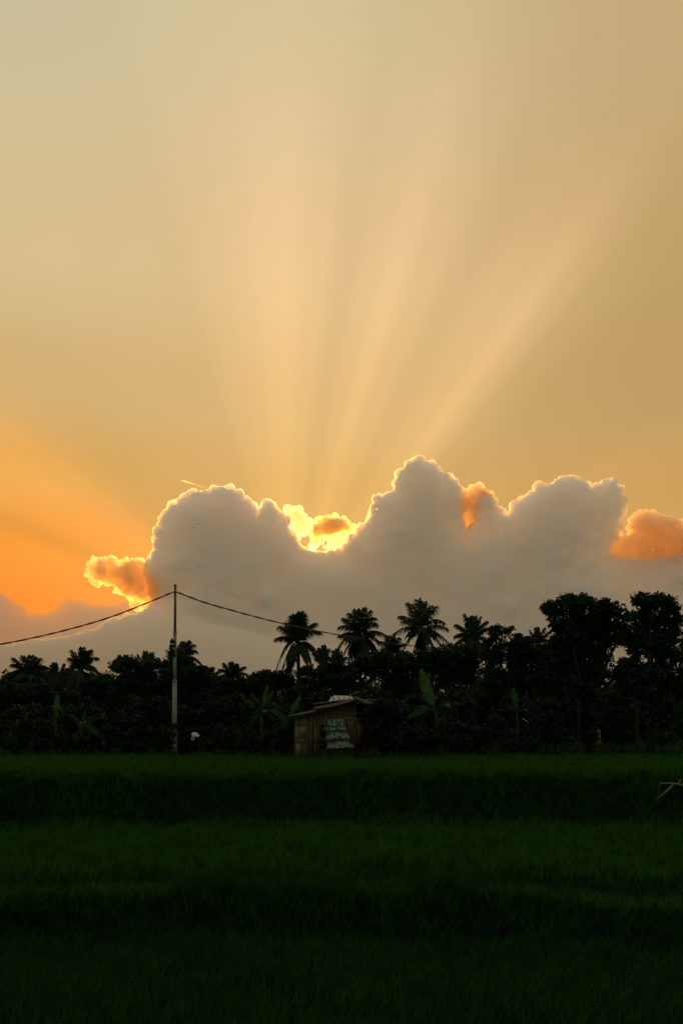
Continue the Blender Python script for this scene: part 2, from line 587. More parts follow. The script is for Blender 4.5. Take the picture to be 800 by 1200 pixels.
def edge_dist(poly, x, y):
    p = np.asarray(poly, dtype=float)
    best = np.full(len(x), 1e9)
    for (x1, y1), (x2, y2) in zip(p, np.roll(p, -1, 0)):
        dx, dy = x2 - x1, y2 - y1
        t = np.clip(((x - x1) * dx + (y - y1) * dy) / (dx * dx + dy * dy + 1e-9), 0, 1)
        best = np.minimum(best, np.hypot(x - x1 - t * dx, y - y1 - t * dy))
    return best


def cloud(name, label, poly, mat, seed, depth=1.0, depth_off=0.0, rmin=3.0, rmax=70.0, n_in=900, vox=1.6, amp=3.0, puff=1.0, thin=1.0, bud=7.0, bud_step=1.6, fill=1.04, slab=0.0, dist=DC, soft=5.0):
    UPX, DD = dist / PXF, dist
    rng = np.random.default_rng(seed)
    p = np.asarray(poly, dtype=float)
    x0, x1, y0, y1 = p[:, 0].min(), p[:, 0].max(), p[:, 1].min(), p[:, 1].max()
    n = n_in * 12
    X, Y = rng.uniform(x0, x1, n), rng.uniform(y0, y1, n)
    ok = inside(p, X, Y)
    X, Y = X[ok], Y[ok]
    d = edge_dist(p, X, Y)
    # puffs along the rim, larger bodies inside: each as large as the outline allows
    w = np.where(d < 14, 1.0, 0.45) * np.where(d < rmin, 0.0, 1.0)
    keep = rng.uniform(0, 1, len(X)) < w
    X, Y, d = X[keep][:n_in * 3], Y[keep][:n_in * 3], d[keep][:n_in * 3]
    r = np.minimum(d * fill + 0.6, rmax)
    dep = rng.uniform(-1, 1, len(X)) * np.minimum(d * 1.1, 60) * depth
    # small puffs budding from the outline
    q = np.concatenate([p, p[:1]])
    bx, by = [], []
    for (ax, ay), (cx, cy) in zip(q[:-1], q[1:]):
        if min(ay, cy) > 840:
            continue
        m = max(1, int(math.hypot(cx - ax, cy - ay) / bud_step))
        for t in rng.uniform(0, 1, m):
            bx.append(ax + (cx - ax) * t)
            by.append(ay + (cy - ay) * t)
    bx, by = np.array(bx), np.array(by)
    br = bud * rng.uniform(0.25, 1.0, len(bx)) ** 2.0
    n_body = len(X)
    X = np.concatenate([X, bx + rng.normal(0, 0.8, len(bx))])
    Y = np.concatenate([Y, by + br * rng.uniform(0.0, 0.9, len(bx))])
    dep = np.concatenate([dep, rng.uniform(-1, 1, len(bx)) * 7 * depth])
    r = np.concatenate([r, br])
    C = np.stack([(X - 400) * UPX, DD + (dep + depth_off) * UPX, (862 - Y) * UPX], -1)
    Rr = (r * UPX)[:, None] * np.where(np.arange(len(r))[:, None] < n_body, np.array([[1, thin, 1]]), 1.0)
    if slab:      # a bank of even depth, steep sided right up to its outline
        Rr[:n_body, 1] = slab * UPX * np.clip(r[:n_body] / soft, 2.5 / soft, 1.0)
        Rr[n_body:, 1] = min(1.0, 5.0 / soft) * slab * UPX * rng.uniform(0.35, 0.75, len(r) - n_body)
    # and from the bodies themselves
    big = np.where(r[:n_body] > 9)[0]
    big = big[rng.integers(0, len(big), min(900, len(big) * 3))] if len(big) else big
    if len(big):
        dirs = unit(rng.normal(0, 1, (len(big), 3)))
        C2 = C[big] + dirs * Rr[big] * 0.93
        R2 = np.repeat((r[big] * UPX * rng.uniform(0.10, 0.22, len(big)))[:, None], 3, 1)
        okb = inside(p, C2[:, 0] / UPX + 400, 862 - C2[:, 2] / UPX)
        C, Rr = np.concatenate([C, C2[okb]]), np.concatenate([Rr, R2[okb]])
    V = (ICO_V[None] * Rr[:, None, :] + C[:, None, :]).reshape(-1, 3)
    Fc = (ICO_F[None] + (np.arange(len(C)) * len(ICO_V))[:, None, None]).reshape(-1, 3)
    tmp = mesh_obj('tmp', V, Fc, mat)
    md = tmp.modifiers.new('r', 'REMESH')
    md.mode = 'VOXEL'
    md.voxel_size = vox * UPX
    dg = bpy.context.evaluated_depsgraph_get()
    me = bpy.data.meshes.new_from_object(tmp.evaluated_get(dg))
    bpy.data.objects.remove(tmp)
    nv = len(me.vertices)
    co = np.empty(nv * 3, dtype=np.float32)
    me.vertices.foreach_get('co', co)
    no = np.empty(nv * 3, dtype=np.float32)
    me.vertex_normals.foreach_get('vector', no)
    co, no = co.reshape(-1, 3), no.reshape(-1, 3)
    s1, s2, s3 = 1 / (16 * UPX), 1 / (7 * UPX), 1 / (3.2 * UPX)
    disp = np.empty(nv, dtype=np.float32)
    so = Vector((seed * 3.1, seed * 1.7, 0))
    for i in range(nv):
        q = Vector(co[i])
        a = abs(noise.noise(q * s1 + so))
        b = abs(noise.noise(q * s2 + so))
        c = noise.noise(q * s3)
        disp[i] = (a * 2.2 - 0.45) + 0.60 * (b * 2.2 - 0.45) + 0.22 * c
    co = co + no * (disp * amp * puff * UPX)[:, None]
    org = np.array([(x0 + x1) / 2 * UPX - 400 * UPX, DD, (862 - y1) * UPX])
    me.vertices.foreach_set('co', (co - org).astype(np.float32).ravel())
    me.polygons.foreach_set('use_smooth', np.ones(len(me.polygons), dtype=bool))
    me.materials.clear()
    me.materials.append(mat)
    me.name = name
    o = bpy.data.objects.new(name, me)
    o.location = org
    COL.objects.link(o)
    me.update()
    return tag(o, label, 'cloud', 'sunset clouds')


BANK = [(-160, 775), (-40, 765), (60, 752), (110, 742), (140, 728), (165, 719), (178, 712), (186, 700), (180, 682), (175, 660), (182, 645), (186, 627), (191, 607), (200, 597), (212, 588), (225, 579),
        (240, 579), (250, 577), (262, 573), (275, 577), (287, 582), (295, 592), (302, 606), (307, 595), (315, 591), (325, 600), (332, 608), (340, 622),
        (345, 634), (356, 645), (372, 649), (400, 648), (412, 634), (425, 621), (435, 606), (437, 592), (447, 582), (460, 578), (465, 562), (475, 547),
        (490, 541), (505, 544), (512, 552), (530, 562), (538, 574), (540, 590), (541, 612), (548, 626), (556, 615), (556, 590), (560, 582), (572, 580),
        (577, 592), (592, 607), (597, 600), (605, 590), (620, 580), (640, 570), (660, 561), (675, 562), (690, 573), (700, 571), (712, 564), (722, 570),
        (727, 582), (727, 597), (722, 615), (717, 632), (708, 651), (720, 656), (760, 655), (800, 651), (860, 655), (960, 660), (960, 869), (-160, 869)]
CM = cloud_mat('cloud_thick', 0.092, (0.9995, 0.999, 0.9985))
CT = cloud_mat('cloud_thin', 0.06, (0.987, 0.938, 0.84), 0.75)  # orange absorption puts sunset light into the cloud's own colour
CL = cloud_mat('cloud_light', 0.065, (0.985, 0.925, 0.80), 0.75)  # stronger orange tint: reddened sunlight put into the volume's colour
CC = cloud_mat('cloud_wisp', 0.042, (0.997, 0.985, 0.95), 0.8)
CF = cloud_mat('cloud_low', 0.012, (0.99, 0.96, 0.92), 0.4)
CV = cloud_mat('cloud_veil', 0.006, (0.97, 0.95, 0.92))
cloud('cloud', 'long grey cumulus bank with a gold rim hiding the sun above the treeline', BANK, CM, 1, rmax=60, n_in=1600, vox=1.0, amp=2.2, depth=0.10, slab=19, bud=8.5)
cloud('cloud', 'low dim cloud bank with a soft top under the orange sky at the left',
      [(-160, 690), (-60, 680), (-20, 690), (0, 695), (8, 697), (18, 710), (30, 721), (60, 722), (68, 712), (80, 704), (98, 706), (110, 710), (130, 711),
       (150, 716), (175, 716), (210, 722), (300, 742), (420, 768), (560, 790), (640, 869), (-160, 869)], CF, 8, n_in=700, vox=1.5, amp=2.4, depth=0.1, slab=30, soft=16.0, dist=2500.0)
cloud('cloud', 'small ragged orange cloud beside the left flank of the grey bank',
      [(103, 670), (106, 659), (113, 652), (124, 652), (135, 656), (148, 655), (165, 656), (176, 660), (179, 675), (192, 680), (203, 684), (209, 692),
       (202, 699), (190, 706), (176, 710), (162, 706), (148, 700), (137, 692), (124, 685), (110, 681)], CL, 2, n_in=240, vox=0.9, amp=3.6, depth=0.3, slab=8, fill=0.66, bud=4.5, bud_step=2.6)
cloud('cloud', 'brilliant white gold cloud puff left of the dip in the bank',
      [(331, 604), (337, 596), (349, 593), (357, 599), (364, 607), (364, 617), (357, 626), (347, 629), (344, 620), (334, 611)], CC, 3, bud=3.2, fill=0.62, n_in=110, vox=0.9,
      amp=2.4, depth=0.5, slab=6)
cloud('cloud', 'brilliant torn gold cloud filling the dip in the bank',
      [(366, 616), (375, 609), (382, 604), (395, 604), (405, 610), (416, 617), (411, 627), (398, 625), (388, 629), (376, 631), (365, 632), (362, 625)], CL, 4, bud=3.4, fill=0.62, n_in=150, vox=0.9, amp=2.6, depth=0.5, slab=7)
cloud('cloud', 'blazing white torn cloud scrap low in the dip, right under the dark arched puff',
      [(382, 641), (386, 632), (396, 627), (408, 623), (415, 626), (410, 637), (402, 642), (393, 647), (385, 646)], CC, 11, n_in=110, vox=0.8, amp=2.6, depth=0.5, slab=5, bud=3, fill=0.7)
cloud('cloud', 'small blazing cloud scrap at the bottom of the dip, under the dark arched puff',
      [(361, 640), (365, 633), (374, 631), (379, 634), (374, 641), (367, 644)], CC, 12, n_in=80, vox=0.8, amp=2.0, depth=0.5, slab=4, bud=2.5, fill=0.7)
cloud('cloud', 'tiny bright cloud fleck below the white gold puff',
      [(352, 634), (349, 648), (342, 648), (344, 639)], CC, 5, bud=2.5, n_in=60, vox=0.8, amp=1.2, depth=0.5, slab=4, rmin=1.0)
cloud('cloud', 'glowing orange cloud wedged in the cleft right of the tallest tower',
      [(535, 585), (545, 574), (560, 566), (572, 572), (579, 582), (577, 597), (560, 600), (556, 625), (545, 627), (537, 610)], CL, 6, bud=4, fill=0.7, n_in=140, vox=0.9,
      amp=2.2, depth=0.5, slab=7)
cloud('cloud', 'separate low cloud with orange underside right of the bank',
      [(709, 656), (720, 632), (738, 626), (740, 607), (752, 601), (775, 605), (795, 612), (830, 608), (850, 640), (840, 664), (750, 666)], CT, 7, n_in=260,
      vox=1.1, amp=3.4, depth=0.2, slab=13)


# ------------------------------------------------------------------ vegetation builders
def on_ground(px, d):
    x = (px - 400) / PXF * d
    return Vector((x, d, float(ter(x, d)) - 0.05))


def leaf_quads(rng, centers, spread, n_per, length, width, flat=0.65, droop=0.15):
    """kite-shaped leaves scattered round each clump centre"""
    n = len(centers) * n_per
    c = np.repeat(centers, n_per, 0)
    off = unit(rng.normal(0, 1, (n, 3))) * (rng.uniform(0, 1, (n, 1)) ** 0.45) * np.asarray(spread)[..., None].repeat(n_per, 0).reshape(-1, 1)
    off[:, 2] *= flat
    c = c + off
    d = unit(unit(off) + rng.normal(0, 0.7, (n, 3)) + np.array([0, 0, -droop]))
    s = unit(np.cross(d, unit(np.array([0, 0, 1.0]) + rng.normal(0, 0.75, (n, 3)))))
    L = length * rng.uniform(0.6, 1.35, (n, 1))
    W = width * rng.uniform(0.7, 1.3, (n, 1))
    k = np.cross(d, s) * L * 0.10
    v = np.stack([c - d * L * 0.5, c + s * W * 0.5 - d * L * 0.08 + k, c + d * L * 0.5, c - s * W * 0.5 - d * L * 0.08 + k], 1).reshape(-1, 3)
    f = np.arange(n * 4).reshape(-1, 4)
    return v, f


def limb(mb, a, b, r0, r1, rng, sides=6, bend=0.12):
    a, b = Vector(a), Vector(b)
    n = 5
    L = (b - a).length
    j = Vector(rng.normal(0, bend * L, 3))
    pts = []
    for i in range(n + 1):
        t = i / n
        pts.append(a.lerp(b, t) + j * (t * (1 - t)) * 1.6 + Vector((0, 0, 0.25 * L * t * (1 - t))))
    mb.tube(pts, [r0 + (r1 - r0) * i / n for i in range(n + 1)], sides, cap=False)
    return pts


def tree(name, label, cat, px, d, lobes, seed, mat='leaf', group=None, leaf=(0.22, 0.13), clump=0.42, dens=1.0, n_per=40, tr=0.17, shell=0.30, stems=1):
    """lobes: (px, py, rx, ry) ellipses of foliage as seen in the photograph; a trunk forks to each of them"""
    rng = np.random.default_rng(seed)
    base = on_ground(px, d)
    o = thing(name, base, label, cat, group)
    m = d / PXF
    tb = MB()
    cents, spreads = [], []
    cx = sum(l[0] for l in lobes) / len(lobes)
    low = max(l[1] + l[3] for l in lobes)
    fork = P(px * 0.6 + cx * 0.4, min(low + 2, 876), d)
    fork.z = max(fork.z, base.z + 0.25)
    for k in range(stems):
        bs = base + (Vector((rng.uniform(-0.5, 0.5), rng.uniform(-0.3, 0.3), 0)) if k else Vector((0, 0, 0)))
        limb(tb, bs, fork, tr * 1.25, tr, rng, 8, 0.05)
    for (lx, ly, rx, ry) in lobes:
        dy = rng.uniform(-1, 1) * max(l[2] for l in lobes) * 0.5 * m
        c = P(lx, ly, d) + Vector((0, dy, 0))
        lp = limb(tb, fork, c, tr * 0.55, tr * 0.16, rng, 6)
        a, b = rx * m, ry * m
        vol = 4.19 * a * a * 0.9 * b
        n = int(max(9, min(520, dens * 1.5 * vol / (clump ** 3 * 2.6))))
        u = unit(rng.normal(0, 1, (n, 3))) * (shell + (1 - shell) * rng.uniform(0, 1, (n, 1)) ** 0.5)
        u = u * (0.86 + 0.14 * np.sin(u[:, :1] * 9 + seed) * np.cos(u[:, 2:] * 8 + lx))
        pts = np.array(c) + u * np.array([a, a * 0.9, b])
        pts = pts[pts[:, 2] > base.z + 0.15]
        cents.append(pts)
        spreads.append(clump * rng.uniform(0.65, 1.25, len(pts)))
        for q in pts[::max(1, len(pts) // 16)]:
            limb(tb, lp[3 + int(rng.integers(0, 3))], q, tr * 0.12, tr * 0.04, rng, 4)
    v, f = leaf_quads(rng, np.concatenate(cents), np.concatenate(spreads), n_per, *leaf)
    mesh_obj('crown', v, f, M[mat], o)
    tb.build('trunk', M['bark'], o, True)
    return o


def frond_mesh(mb, c, tip, rise, rng, lmax, width=0.07, n=34, hang=1.15):
    """one feather palm leaf from c to tip: arching midrib with two rows of drooping leaflets"""
    c, tip = Vector(c), Vector(tip)
    ctrl = c.lerp(tip, 0.48) + Vector((0, 0, rise))
    def at(t):
        return c * (1 - t) ** 2 + ctrl * 2 * t * (1 - t) + tip * t * t
    pts = [at(i / 10) for i in range(11)]
    mb.tube(pts, [0.045 * (1 - i / 11) + 0.008 for i in range(11)], 4, cap=False)
    t = np.repeat(np.linspace(0.14, 1.0, n), 2)
    sgn = np.tile([1.0, -1.0], n)
    t = np.clip(t + rng.uniform(-0.01, 0.01, 2 * n), 0, 1)
    C, T, K = np.array(c), np.array(tip), np.array(ctrl)
    tt = t[:, None]
    p = C * (1 - tt) ** 2 + K * 2 * tt * (1 - tt) + T * tt ** 2
    dr = unit((K - C) * (1 - tt) + (T - K) * tt)
    s = np.cross(dr, np.array([0, 0, 1.0]))
    bad = np.linalg.norm(s, axis=1) < 0.25
    s[bad] = np.cross(dr[bad], np.array([0.3, 1.0, 0.2]))
    s = unit(s)
    L = (lmax * (np.sin(np.pi * np.clip(0.18 + 0.66 * t, 0, 1)) ** 0.7) * rng.uniform(0.8, 1.12, 2 * n))[:, None]
    d1 = unit(s * sgn[:, None] * 0.9 + dr * (0.55 + 0.7 * tt) + np.array([0, 0, -0.50]) + rng.normal(0, 0.10, (2 * n, 3)))
    d2 = unit(d1 + np.array([0, 0, -1.0]) * hang * rng.uniform(0.7, 1.4, (2 * n, 1)))
    w = unit(np.cross(d1, np.cross(s, dr) + rng.normal(0, 0.3, (2 * n, 3)))) * width * 0.5
    m = p + d1 * L * 0.5
    e = m + d2 * L * 0.5
    v = np.stack([p - w * 0.5, p + w * 0.5, m + w, m - w, e], 1).reshape(-1, 3)
    i = np.arange(2 * n)[:, None] * 5
    mb.add(v, i + np.array([[0, 1, 2, 3]]), i + np.array([[3, 2, 4]]))


def palm(label, px, d, heart, seed, tips=None, size=34, n=18, parts=True, group='coconut palms of the grove', trunk_r=0.16, lean=0, up=0.5, lmax=None, skirt=1):
    """heart: the crown's centre in the photograph; tips: (px, py, rise px) of leaves the photograph shows, the rest grow round it"""
    rng = np.random.default_rng(seed)
    base = on_ground(px, d)
    o = thing('coconut_palm', base, label, 'palm tree', group)
    m = d / PXF
    H = P(heart[0], heart[1], d)
    tb = MB()
    pts = [base.lerp(H, i / 8) + Vector((lean * math.sin(math.pi * i / 8) * 0.5, 0, 0)) for i in range(9)]
    tb.tube(pts, [trunk_r * (1.35 - 0.55 * min(1, i / 3) - 0.02 * i) for i in range(9)], 9)
    tb.build('trunk', M['bark'], o, True)
    fl = []
    for (tx, ty, rise) in (tips or []):
        dist = math.hypot(tx - heart[0], ty - heart[1])
        dy = rng.uniform(-1, 1) * math.sqrt(max(0.0, size ** 2 - min(dist, size) ** 2)) * 0.6
        fl.append((P(tx, ty, d) + Vector((0, dy * m, 0)), rise * m))
    k = n if not tips else 4
    for i in range(k):
        w = 2 * math.pi * (i + rng.uniform(-0.3, 0.3)) / k * 1.618 * 2
        elv = rng.uniform(-0.5, 1.25) if not tips else rng.uniform(-0.9, 0.15)
        r = size * rng.uniform(0.8, 1.1)
        hx, hz = math.cos(elv) * r, math.sin(elv) * r * 0.9 - (0.28 * r if elv < 0.5 else 0.05 * r)
        if tips:
            # leaves the photograph shows end on: towards and away from the viewer
            sx = math.cos(w) * 0.45
            fl.append((H + Vector((hx * sx * m, hx * (1 if i % 2 else -1) * 0.85 * m, hz * m)), 0.26 * r * m))
        else:
            fl.append((H + Vector((hx * math.cos(w) * m, hx * math.sin(w) * m, hz * m)), up * 0.5 * r * m))
    for i in range(skirt):
        w = rng.uniform(0, 2 * math.pi)
        fl.append((H + Vector((math.cos(w) * size * 0.5 * m, math.sin(w) * size * 0.42 * m, -size * rng.uniform(0.5, 0.95) * m)), 0.22 * size * m))
    L = lmax or size * m * 0.38
    allmb = MB()
    for (tip, rise) in fl:
        mb = MB() if parts else allmb
        frond_mesh(mb, H + Vector(rng.normal(0, 0.06, 3)), tip, rise, rng, L, width=0.085 if parts else 0.10, n=40 if parts else 30)
        if parts:
            mb.build('frond', M['palm'], o)
    if not parts:
        allmb.build('crown', M['palm'], o)
    return o


def paddle(mb, base, tip, rise, width, rng, tears=0.3, fold=0.25, side=None):
    """a banana leaf: stalk, midrib and a broad blade torn along the veins"""
    base, tip = Vector(base), Vector(tip)
    ctrl = base.lerp(tip, 0.5) + Vector((0, 0, rise))
    n = 18
    pts = [base * (1 - t) ** 2 + ctrl * 2 * t * (1 - t) + tip * t * t for t in [i / n for i in range(n + 1)]]
    mb.tube(pts, [0.035 * (1 - i / (n + 2)) + 0.004 for i in range(n + 1)], 5, cap=False)
    s0 = side or Vector((1, 0.25, 0))
    V, Q = [], []
    for sg in (-1, 1):
        for i in range(4, n):
            a, b = pts[i], pts[i + 1]
            dr = (b - a).normalized()
            s = (s0 - dr * s0.dot(dr)).normalized() * sg
            nrm = dr.cross(s).normalized()
            ta, tb_ = (i - 4) / (n - 4), (i - 3) / (n - 4)
            wa = width * 0.5 * math.sin(math.pi * (0.1 + 0.88 * ta)) ** 0.55
            wb = width * 0.5 * math.sin(math.pi * min(0.985, 0.1 + 0.88 * tb_)) ** 0.55
            gap = rng.uniform(0, tears)
            f = fold * rng.uniform(0.6, 1.4)
            k = len(V)
            V += [a, b, b + (s + nrm * f * sg).normalized() * wb * (1 - gap * 0.3) - dr * (gap * 0.45 * (b - a).length), a + (s + nrm * f * sg).normalized() * wa + dr * (0.02 + gap * 0.06)]
            Q.append((k, k + 1, k + 2, k + 3))
    mb.add([tuple(v) for v in V], Q)


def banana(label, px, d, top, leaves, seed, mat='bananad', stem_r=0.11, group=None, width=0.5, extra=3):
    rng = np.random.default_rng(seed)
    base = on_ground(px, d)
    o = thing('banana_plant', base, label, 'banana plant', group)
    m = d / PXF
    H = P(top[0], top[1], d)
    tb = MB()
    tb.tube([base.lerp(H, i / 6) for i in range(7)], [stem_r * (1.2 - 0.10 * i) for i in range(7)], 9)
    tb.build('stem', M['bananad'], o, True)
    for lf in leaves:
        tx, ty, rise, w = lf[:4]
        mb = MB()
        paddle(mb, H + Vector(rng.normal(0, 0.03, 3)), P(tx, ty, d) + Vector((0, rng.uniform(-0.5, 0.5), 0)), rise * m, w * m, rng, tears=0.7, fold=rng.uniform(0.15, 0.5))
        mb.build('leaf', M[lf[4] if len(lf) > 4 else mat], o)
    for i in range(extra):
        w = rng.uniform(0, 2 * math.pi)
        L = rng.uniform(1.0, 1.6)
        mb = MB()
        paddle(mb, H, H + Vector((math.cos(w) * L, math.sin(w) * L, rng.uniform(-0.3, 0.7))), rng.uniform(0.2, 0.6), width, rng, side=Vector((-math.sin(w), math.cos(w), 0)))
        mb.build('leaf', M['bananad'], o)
    return o


# ------------------------------------------------------------------ the grove
# far wood behind everything
def far_wood():
    rng = np.random.default_rng(77)
    n = 5200
    px = rng.uniform(-180, 980, n)
    d = rng.uniform(84, 108, n)
    top = 795 - 11 * np.exp(-((px - 500) / 150) ** 2) - 6 * np.sin(px / 37.0) - 6 * np.sin(px / 91.0 + 1) + rng.uniform(0, 6, n)
    py = top + rng.uniform(0, 1, n) ** 0.8 * (882 - top)
    c = np.stack([(px - 400) / PXF * d, d, (862 - py) / PXF * d], -1)
    v, f = leaf_quads(rng, c, rng.uniform(0.6, 1.2, n), 26, 0.5, 0.3)
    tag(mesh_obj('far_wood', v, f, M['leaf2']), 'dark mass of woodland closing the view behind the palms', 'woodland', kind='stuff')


far_wood()

# hero palms (tips read from the photograph)
palm('coconut palm left of the hut with a tall tuft and two leaves drooping left', 352, 61, (349, 754), 11,
     [(352, 718, 1), (346, 721, 1), (355, 721, 2), (350, 724, 0), (343, 724, 2), (368, 729, 9), (374, 741, 12), (330, 735, 5), (336, 729, 1), (324, 747, 8), (323, 786, 26),
      (330, 787, 22), (337, 784, 14), (373, 766, 12), (378, 780, 18), (363, 786, 10)], size=36, n=24)
palm('coconut palm with a rounded mop crown standing over the hut roof', 424, 68, (421, 747), 12,
     [(437, 724, 13), (441, 729, 14), (432, 718, 8), (426, 714, 6), (418, 716, 4), (411, 721, 4), (404, 724, 8), (399, 735, 12), (399, 743, 10), (390, 770, 24), (397, 780, 20),
      (407, 781, 10), (418, 783, 4), (432, 782, 8), (443, 777, 16), (450, 760, 18), (453, 745, 14), (446, 769, 16)], size=36, n=24)
palm('tallest coconut palm with a wide open crown and one bare leaf spike', 496, 76, (493, 737), 13,
     [(490, 703, 1), (484, 708, 2), (497, 706, 2), (478, 708, 0), (503, 712, 4), (510, 710, 4), (470, 721, 7), (472, 729, 5), (462, 741, 11), (520, 727, 13), (522, 736, 9),
      (525, 752, 10), (518, 759, 12), (513, 772, 14), (503, 776, 8), (492, 778, 2), (481, 775, 8), (470, 766, 14)], size=36, n=24)
palm('coconut palm with ragged upright leaves right of the tallest palm', 556, 64, (554, 748), 14,
     [(536, 731, 6), (545, 721, 2), (550, 724, 1), (556, 722, 2), (562, 724, 3), (569, 728, 5), (573, 735, 8), (534, 744, 8), (541, 762, 12), (528, 760, 12), (566, 765, 10),
      (575, 758, 12), (548, 775, 6)], size=30, n=20)
palm('coconut palm with fan shaped crown at the far left of the treeline', 36, 66, (35, 790), 15,
     [(27, 769, 2), (34, 768, 1), (42, 771, 3), (50, 772, 6), (14, 778, 7), (20, 772, 4), (54, 781, 9), (8, 792, 10), (5, 801, 12), (55, 793, 10), (62, 800, 12), (18, 803, 9)], size=30, n=18)
palm('coconut palm with short upright crown second from the left', 95, 66, (94, 785), 16,
     [(85, 763, 1), (90, 766, 1), (98, 760, 1), (102, 764, 2), (113, 770, 8), (107, 763, 3), (80, 770, 4), (83, 779, 8), (114, 783, 9), (120, 792, 11), (76, 790, 9), (104, 799, 7)], size=28, n=18)
palm('low coconut palm filling the gap between the two left palms', 66, 72, (66, 799), 17, [(60, 780, 2), (66, 778, 1), (74, 779, 3), (80, 783, 6), (52, 786, 6), (84, 795, 9), (48, 797, 9)], size=25, n=16, parts=False)
palm('dim coconut palm behind the round topped trees left of the pole', 172, 70, (171, 786), 18, [(163, 768, 2), (170, 764, 1), (178, 766, 2), (186, 771, 5), (190, 779, 8), (154, 774, 6), (150, 786, 9)], size=25, n=16, parts=False)
palm('coconut palm with a tufted head just right of the pole', 216, 60, (213, 775), 19, [(206, 757, 4), (213, 752, 3), (221, 752, 6), (227, 756, 9), (230, 763, 10), (201, 763, 5), (234, 776, 12), (198, 775, 8)], size=28, n=16, parts=False)
palm('small coconut palm between the pole and the banana plants', 273, 70, (273, 795), 20, [(264, 778, 2), (271, 777, 1), (278, 779, 2), (286, 781, 6), (258, 784, 6), (290, 790, 8), (255, 794, 8), (291, 801, 9)], size=24, n=15, parts=False)
palm('small coconut palm low in the notch right of the first tall palm', 378, 66, (377, 780), 21, [(374, 760, 1), (379, 757, 1), (384, 761, 2), (369, 766, 4), (389, 770, 6)], size=24, n=15, parts=False)
palm('half hidden coconut palm between the mop crown and the tallest palm', 459, 80, (459, 768), 22, [(455, 746, 1), (460, 748, 1), (466, 749, 3), (449, 752, 5), (473, 754, 6), (447, 763, 8), (476, 765, 9)], size=25, n=15, parts=False)
palm('small coconut palm peeping out left of the big dark trees', 631, 78, (630, 756), 23, [(622, 739, 2), (629, 736, 1), (636, 737, 2), (641, 741, 4), (617, 745, 6), (644, 750, 7), (615, 756, 8)], size=22, n=15, parts=False)
palm('coconut palm cut by the right edge behind the big trees', 806, 74, (806, 760), 24, [(793, 748, 8), (796, 757, 8), (794, 768, 10), (800, 741, 4), (815, 742, 4)], size=28, n=16, parts=False)
palm('low coconut palm cut by the left edge of the view', -8, 66, (-6, 812), 25, [(4, 797, 6), (9, 806, 8), (-2, 794, 2), (8, 817, 8)], size=24, n=16, parts=False)

palm('feathery palm half sunk in the flat topped tree left of the pole', 146, 74, (146, 788), 26, [(136, 774, 4), (142, 769, 1), (149, 769, 1), (156, 773, 4), (130, 781, 7), (163, 780, 7)], size=24, n=15, parts=False)
palm('feathery palm low on the skyline between the pole and the small palm', 244, 74, (244, 800), 27, [(236, 785, 3), (242, 782, 1), (249, 783, 2), (256, 787, 5), (230, 792, 7), (261, 795, 7)], size=23, n=15, parts=False)
palm('feathery low palm left of the first tall palm by the hut', 316, 74, (316, 802), 28, [(308, 788, 3), (314, 785, 1), (321, 786, 2), (328, 790, 5), (302, 795, 7), (333, 798, 7)], size=23, n=15, parts=False)
palm('upright narrow palm in the notch left of the mop crowned palm', 396, 74, (396, 782), 29, [(391, 764, 1), (395, 761, 1), (400, 764, 1), (386, 770, 4), (405, 770, 4)], size=22, n=14, parts=False)
palm('low feathery palm in the notch right of the tallest palm', 528, 80, (528, 774), 30, [(521, 758, 2), (527, 755, 1), (533, 758, 2), (515, 766, 5), (540, 766, 5)], size=22, n=14, parts=False)

# broadleaf trees with an outline one can tell
tree('broadleaf_tree', 'big dark tree with broad layered crown left of the right hand pair', 'tree', 692, 56,
     [(690, 720, 30, 21), (660, 714, 19, 14), (645, 712, 9, 10), (676, 703, 15, 9), (710, 712, 18, 14), (724, 722, 14, 16), (660, 744, 24, 20), (648, 770, 22, 22), (690, 752, 18, 18),
      (716, 748, 16, 14), (682, 790, 32, 24), (722, 788, 16, 14), (642, 800, 24, 26), (690, 736, 34, 18), (672, 768, 24, 18), (704, 772, 13, 13), (725, 740, 10, 12), (650, 725, 14, 14)], 31, leaf=(0.26, 0.15), clump=0.40, tr=0.24, dens=1.0)
tree('broadleaf_tree', 'dark tree with a split upper crown at the right end of the treeline', 'tree', 762, 54,
     [(758, 707, 20, 11), (745, 704, 8, 6), (772, 703, 14, 8), (787, 714, 11, 9), (792, 726, 11, 8), (750, 730, 14, 16), (772, 728, 20, 18), (768, 756, 24, 18), (785, 770, 16, 16), (745, 764, 12, 14),
      (764, 796, 32, 24), (800, 800, 20, 24), (764, 742, 24, 18), (785, 745, 14, 14), (740, 745, 12, 16), (735, 790, 14, 20)], 32, leaf=(0.26, 0.15), clump=0.38, tr=0.22, dens=1.0)
tree('broadleaf_tree', 'open leafed tree with sky showing through right of the ragged palm', 'tree', 592, 57,
     [(588, 741, 14, 9), (578, 748, 10, 11), (600, 752, 13, 10), (610, 756, 9, 5), (618, 751, 5, 3), (578, 768, 14, 14), (602, 772, 13, 9), (616, 772, 10, 12), (580, 797, 24, 18), (612, 800, 20, 18), (592, 762, 18, 14), (610, 766, 16, 11), (624, 766, 12, 9), (570, 760, 10, 12)], 33,
     leaf=(0.22, 0.13), clump=0.36, tr=0.15, dens=0.85)
tree('broadleaf_tree', 'rounded leafy tree just behind the utility pole', 'tree', 212, 56,
     [(213, 778, 16, 15), (226, 788, 17, 15), (240, 798, 14, 14), (204, 768, 8, 9), (198, 792, 16, 18), (222, 812, 30, 20)], 34, clump=0.36)
tree('broadleaf_tree', 'flat topped leafy tree left of the utility pole', 'tree', 165, 58,
     [(172, 781, 16, 13), (150, 782, 18, 11), (136, 780, 10, 7), (188, 780, 14, 11), (160, 800, 34, 18), (195, 803, 16, 18)], 35, clump=0.36)
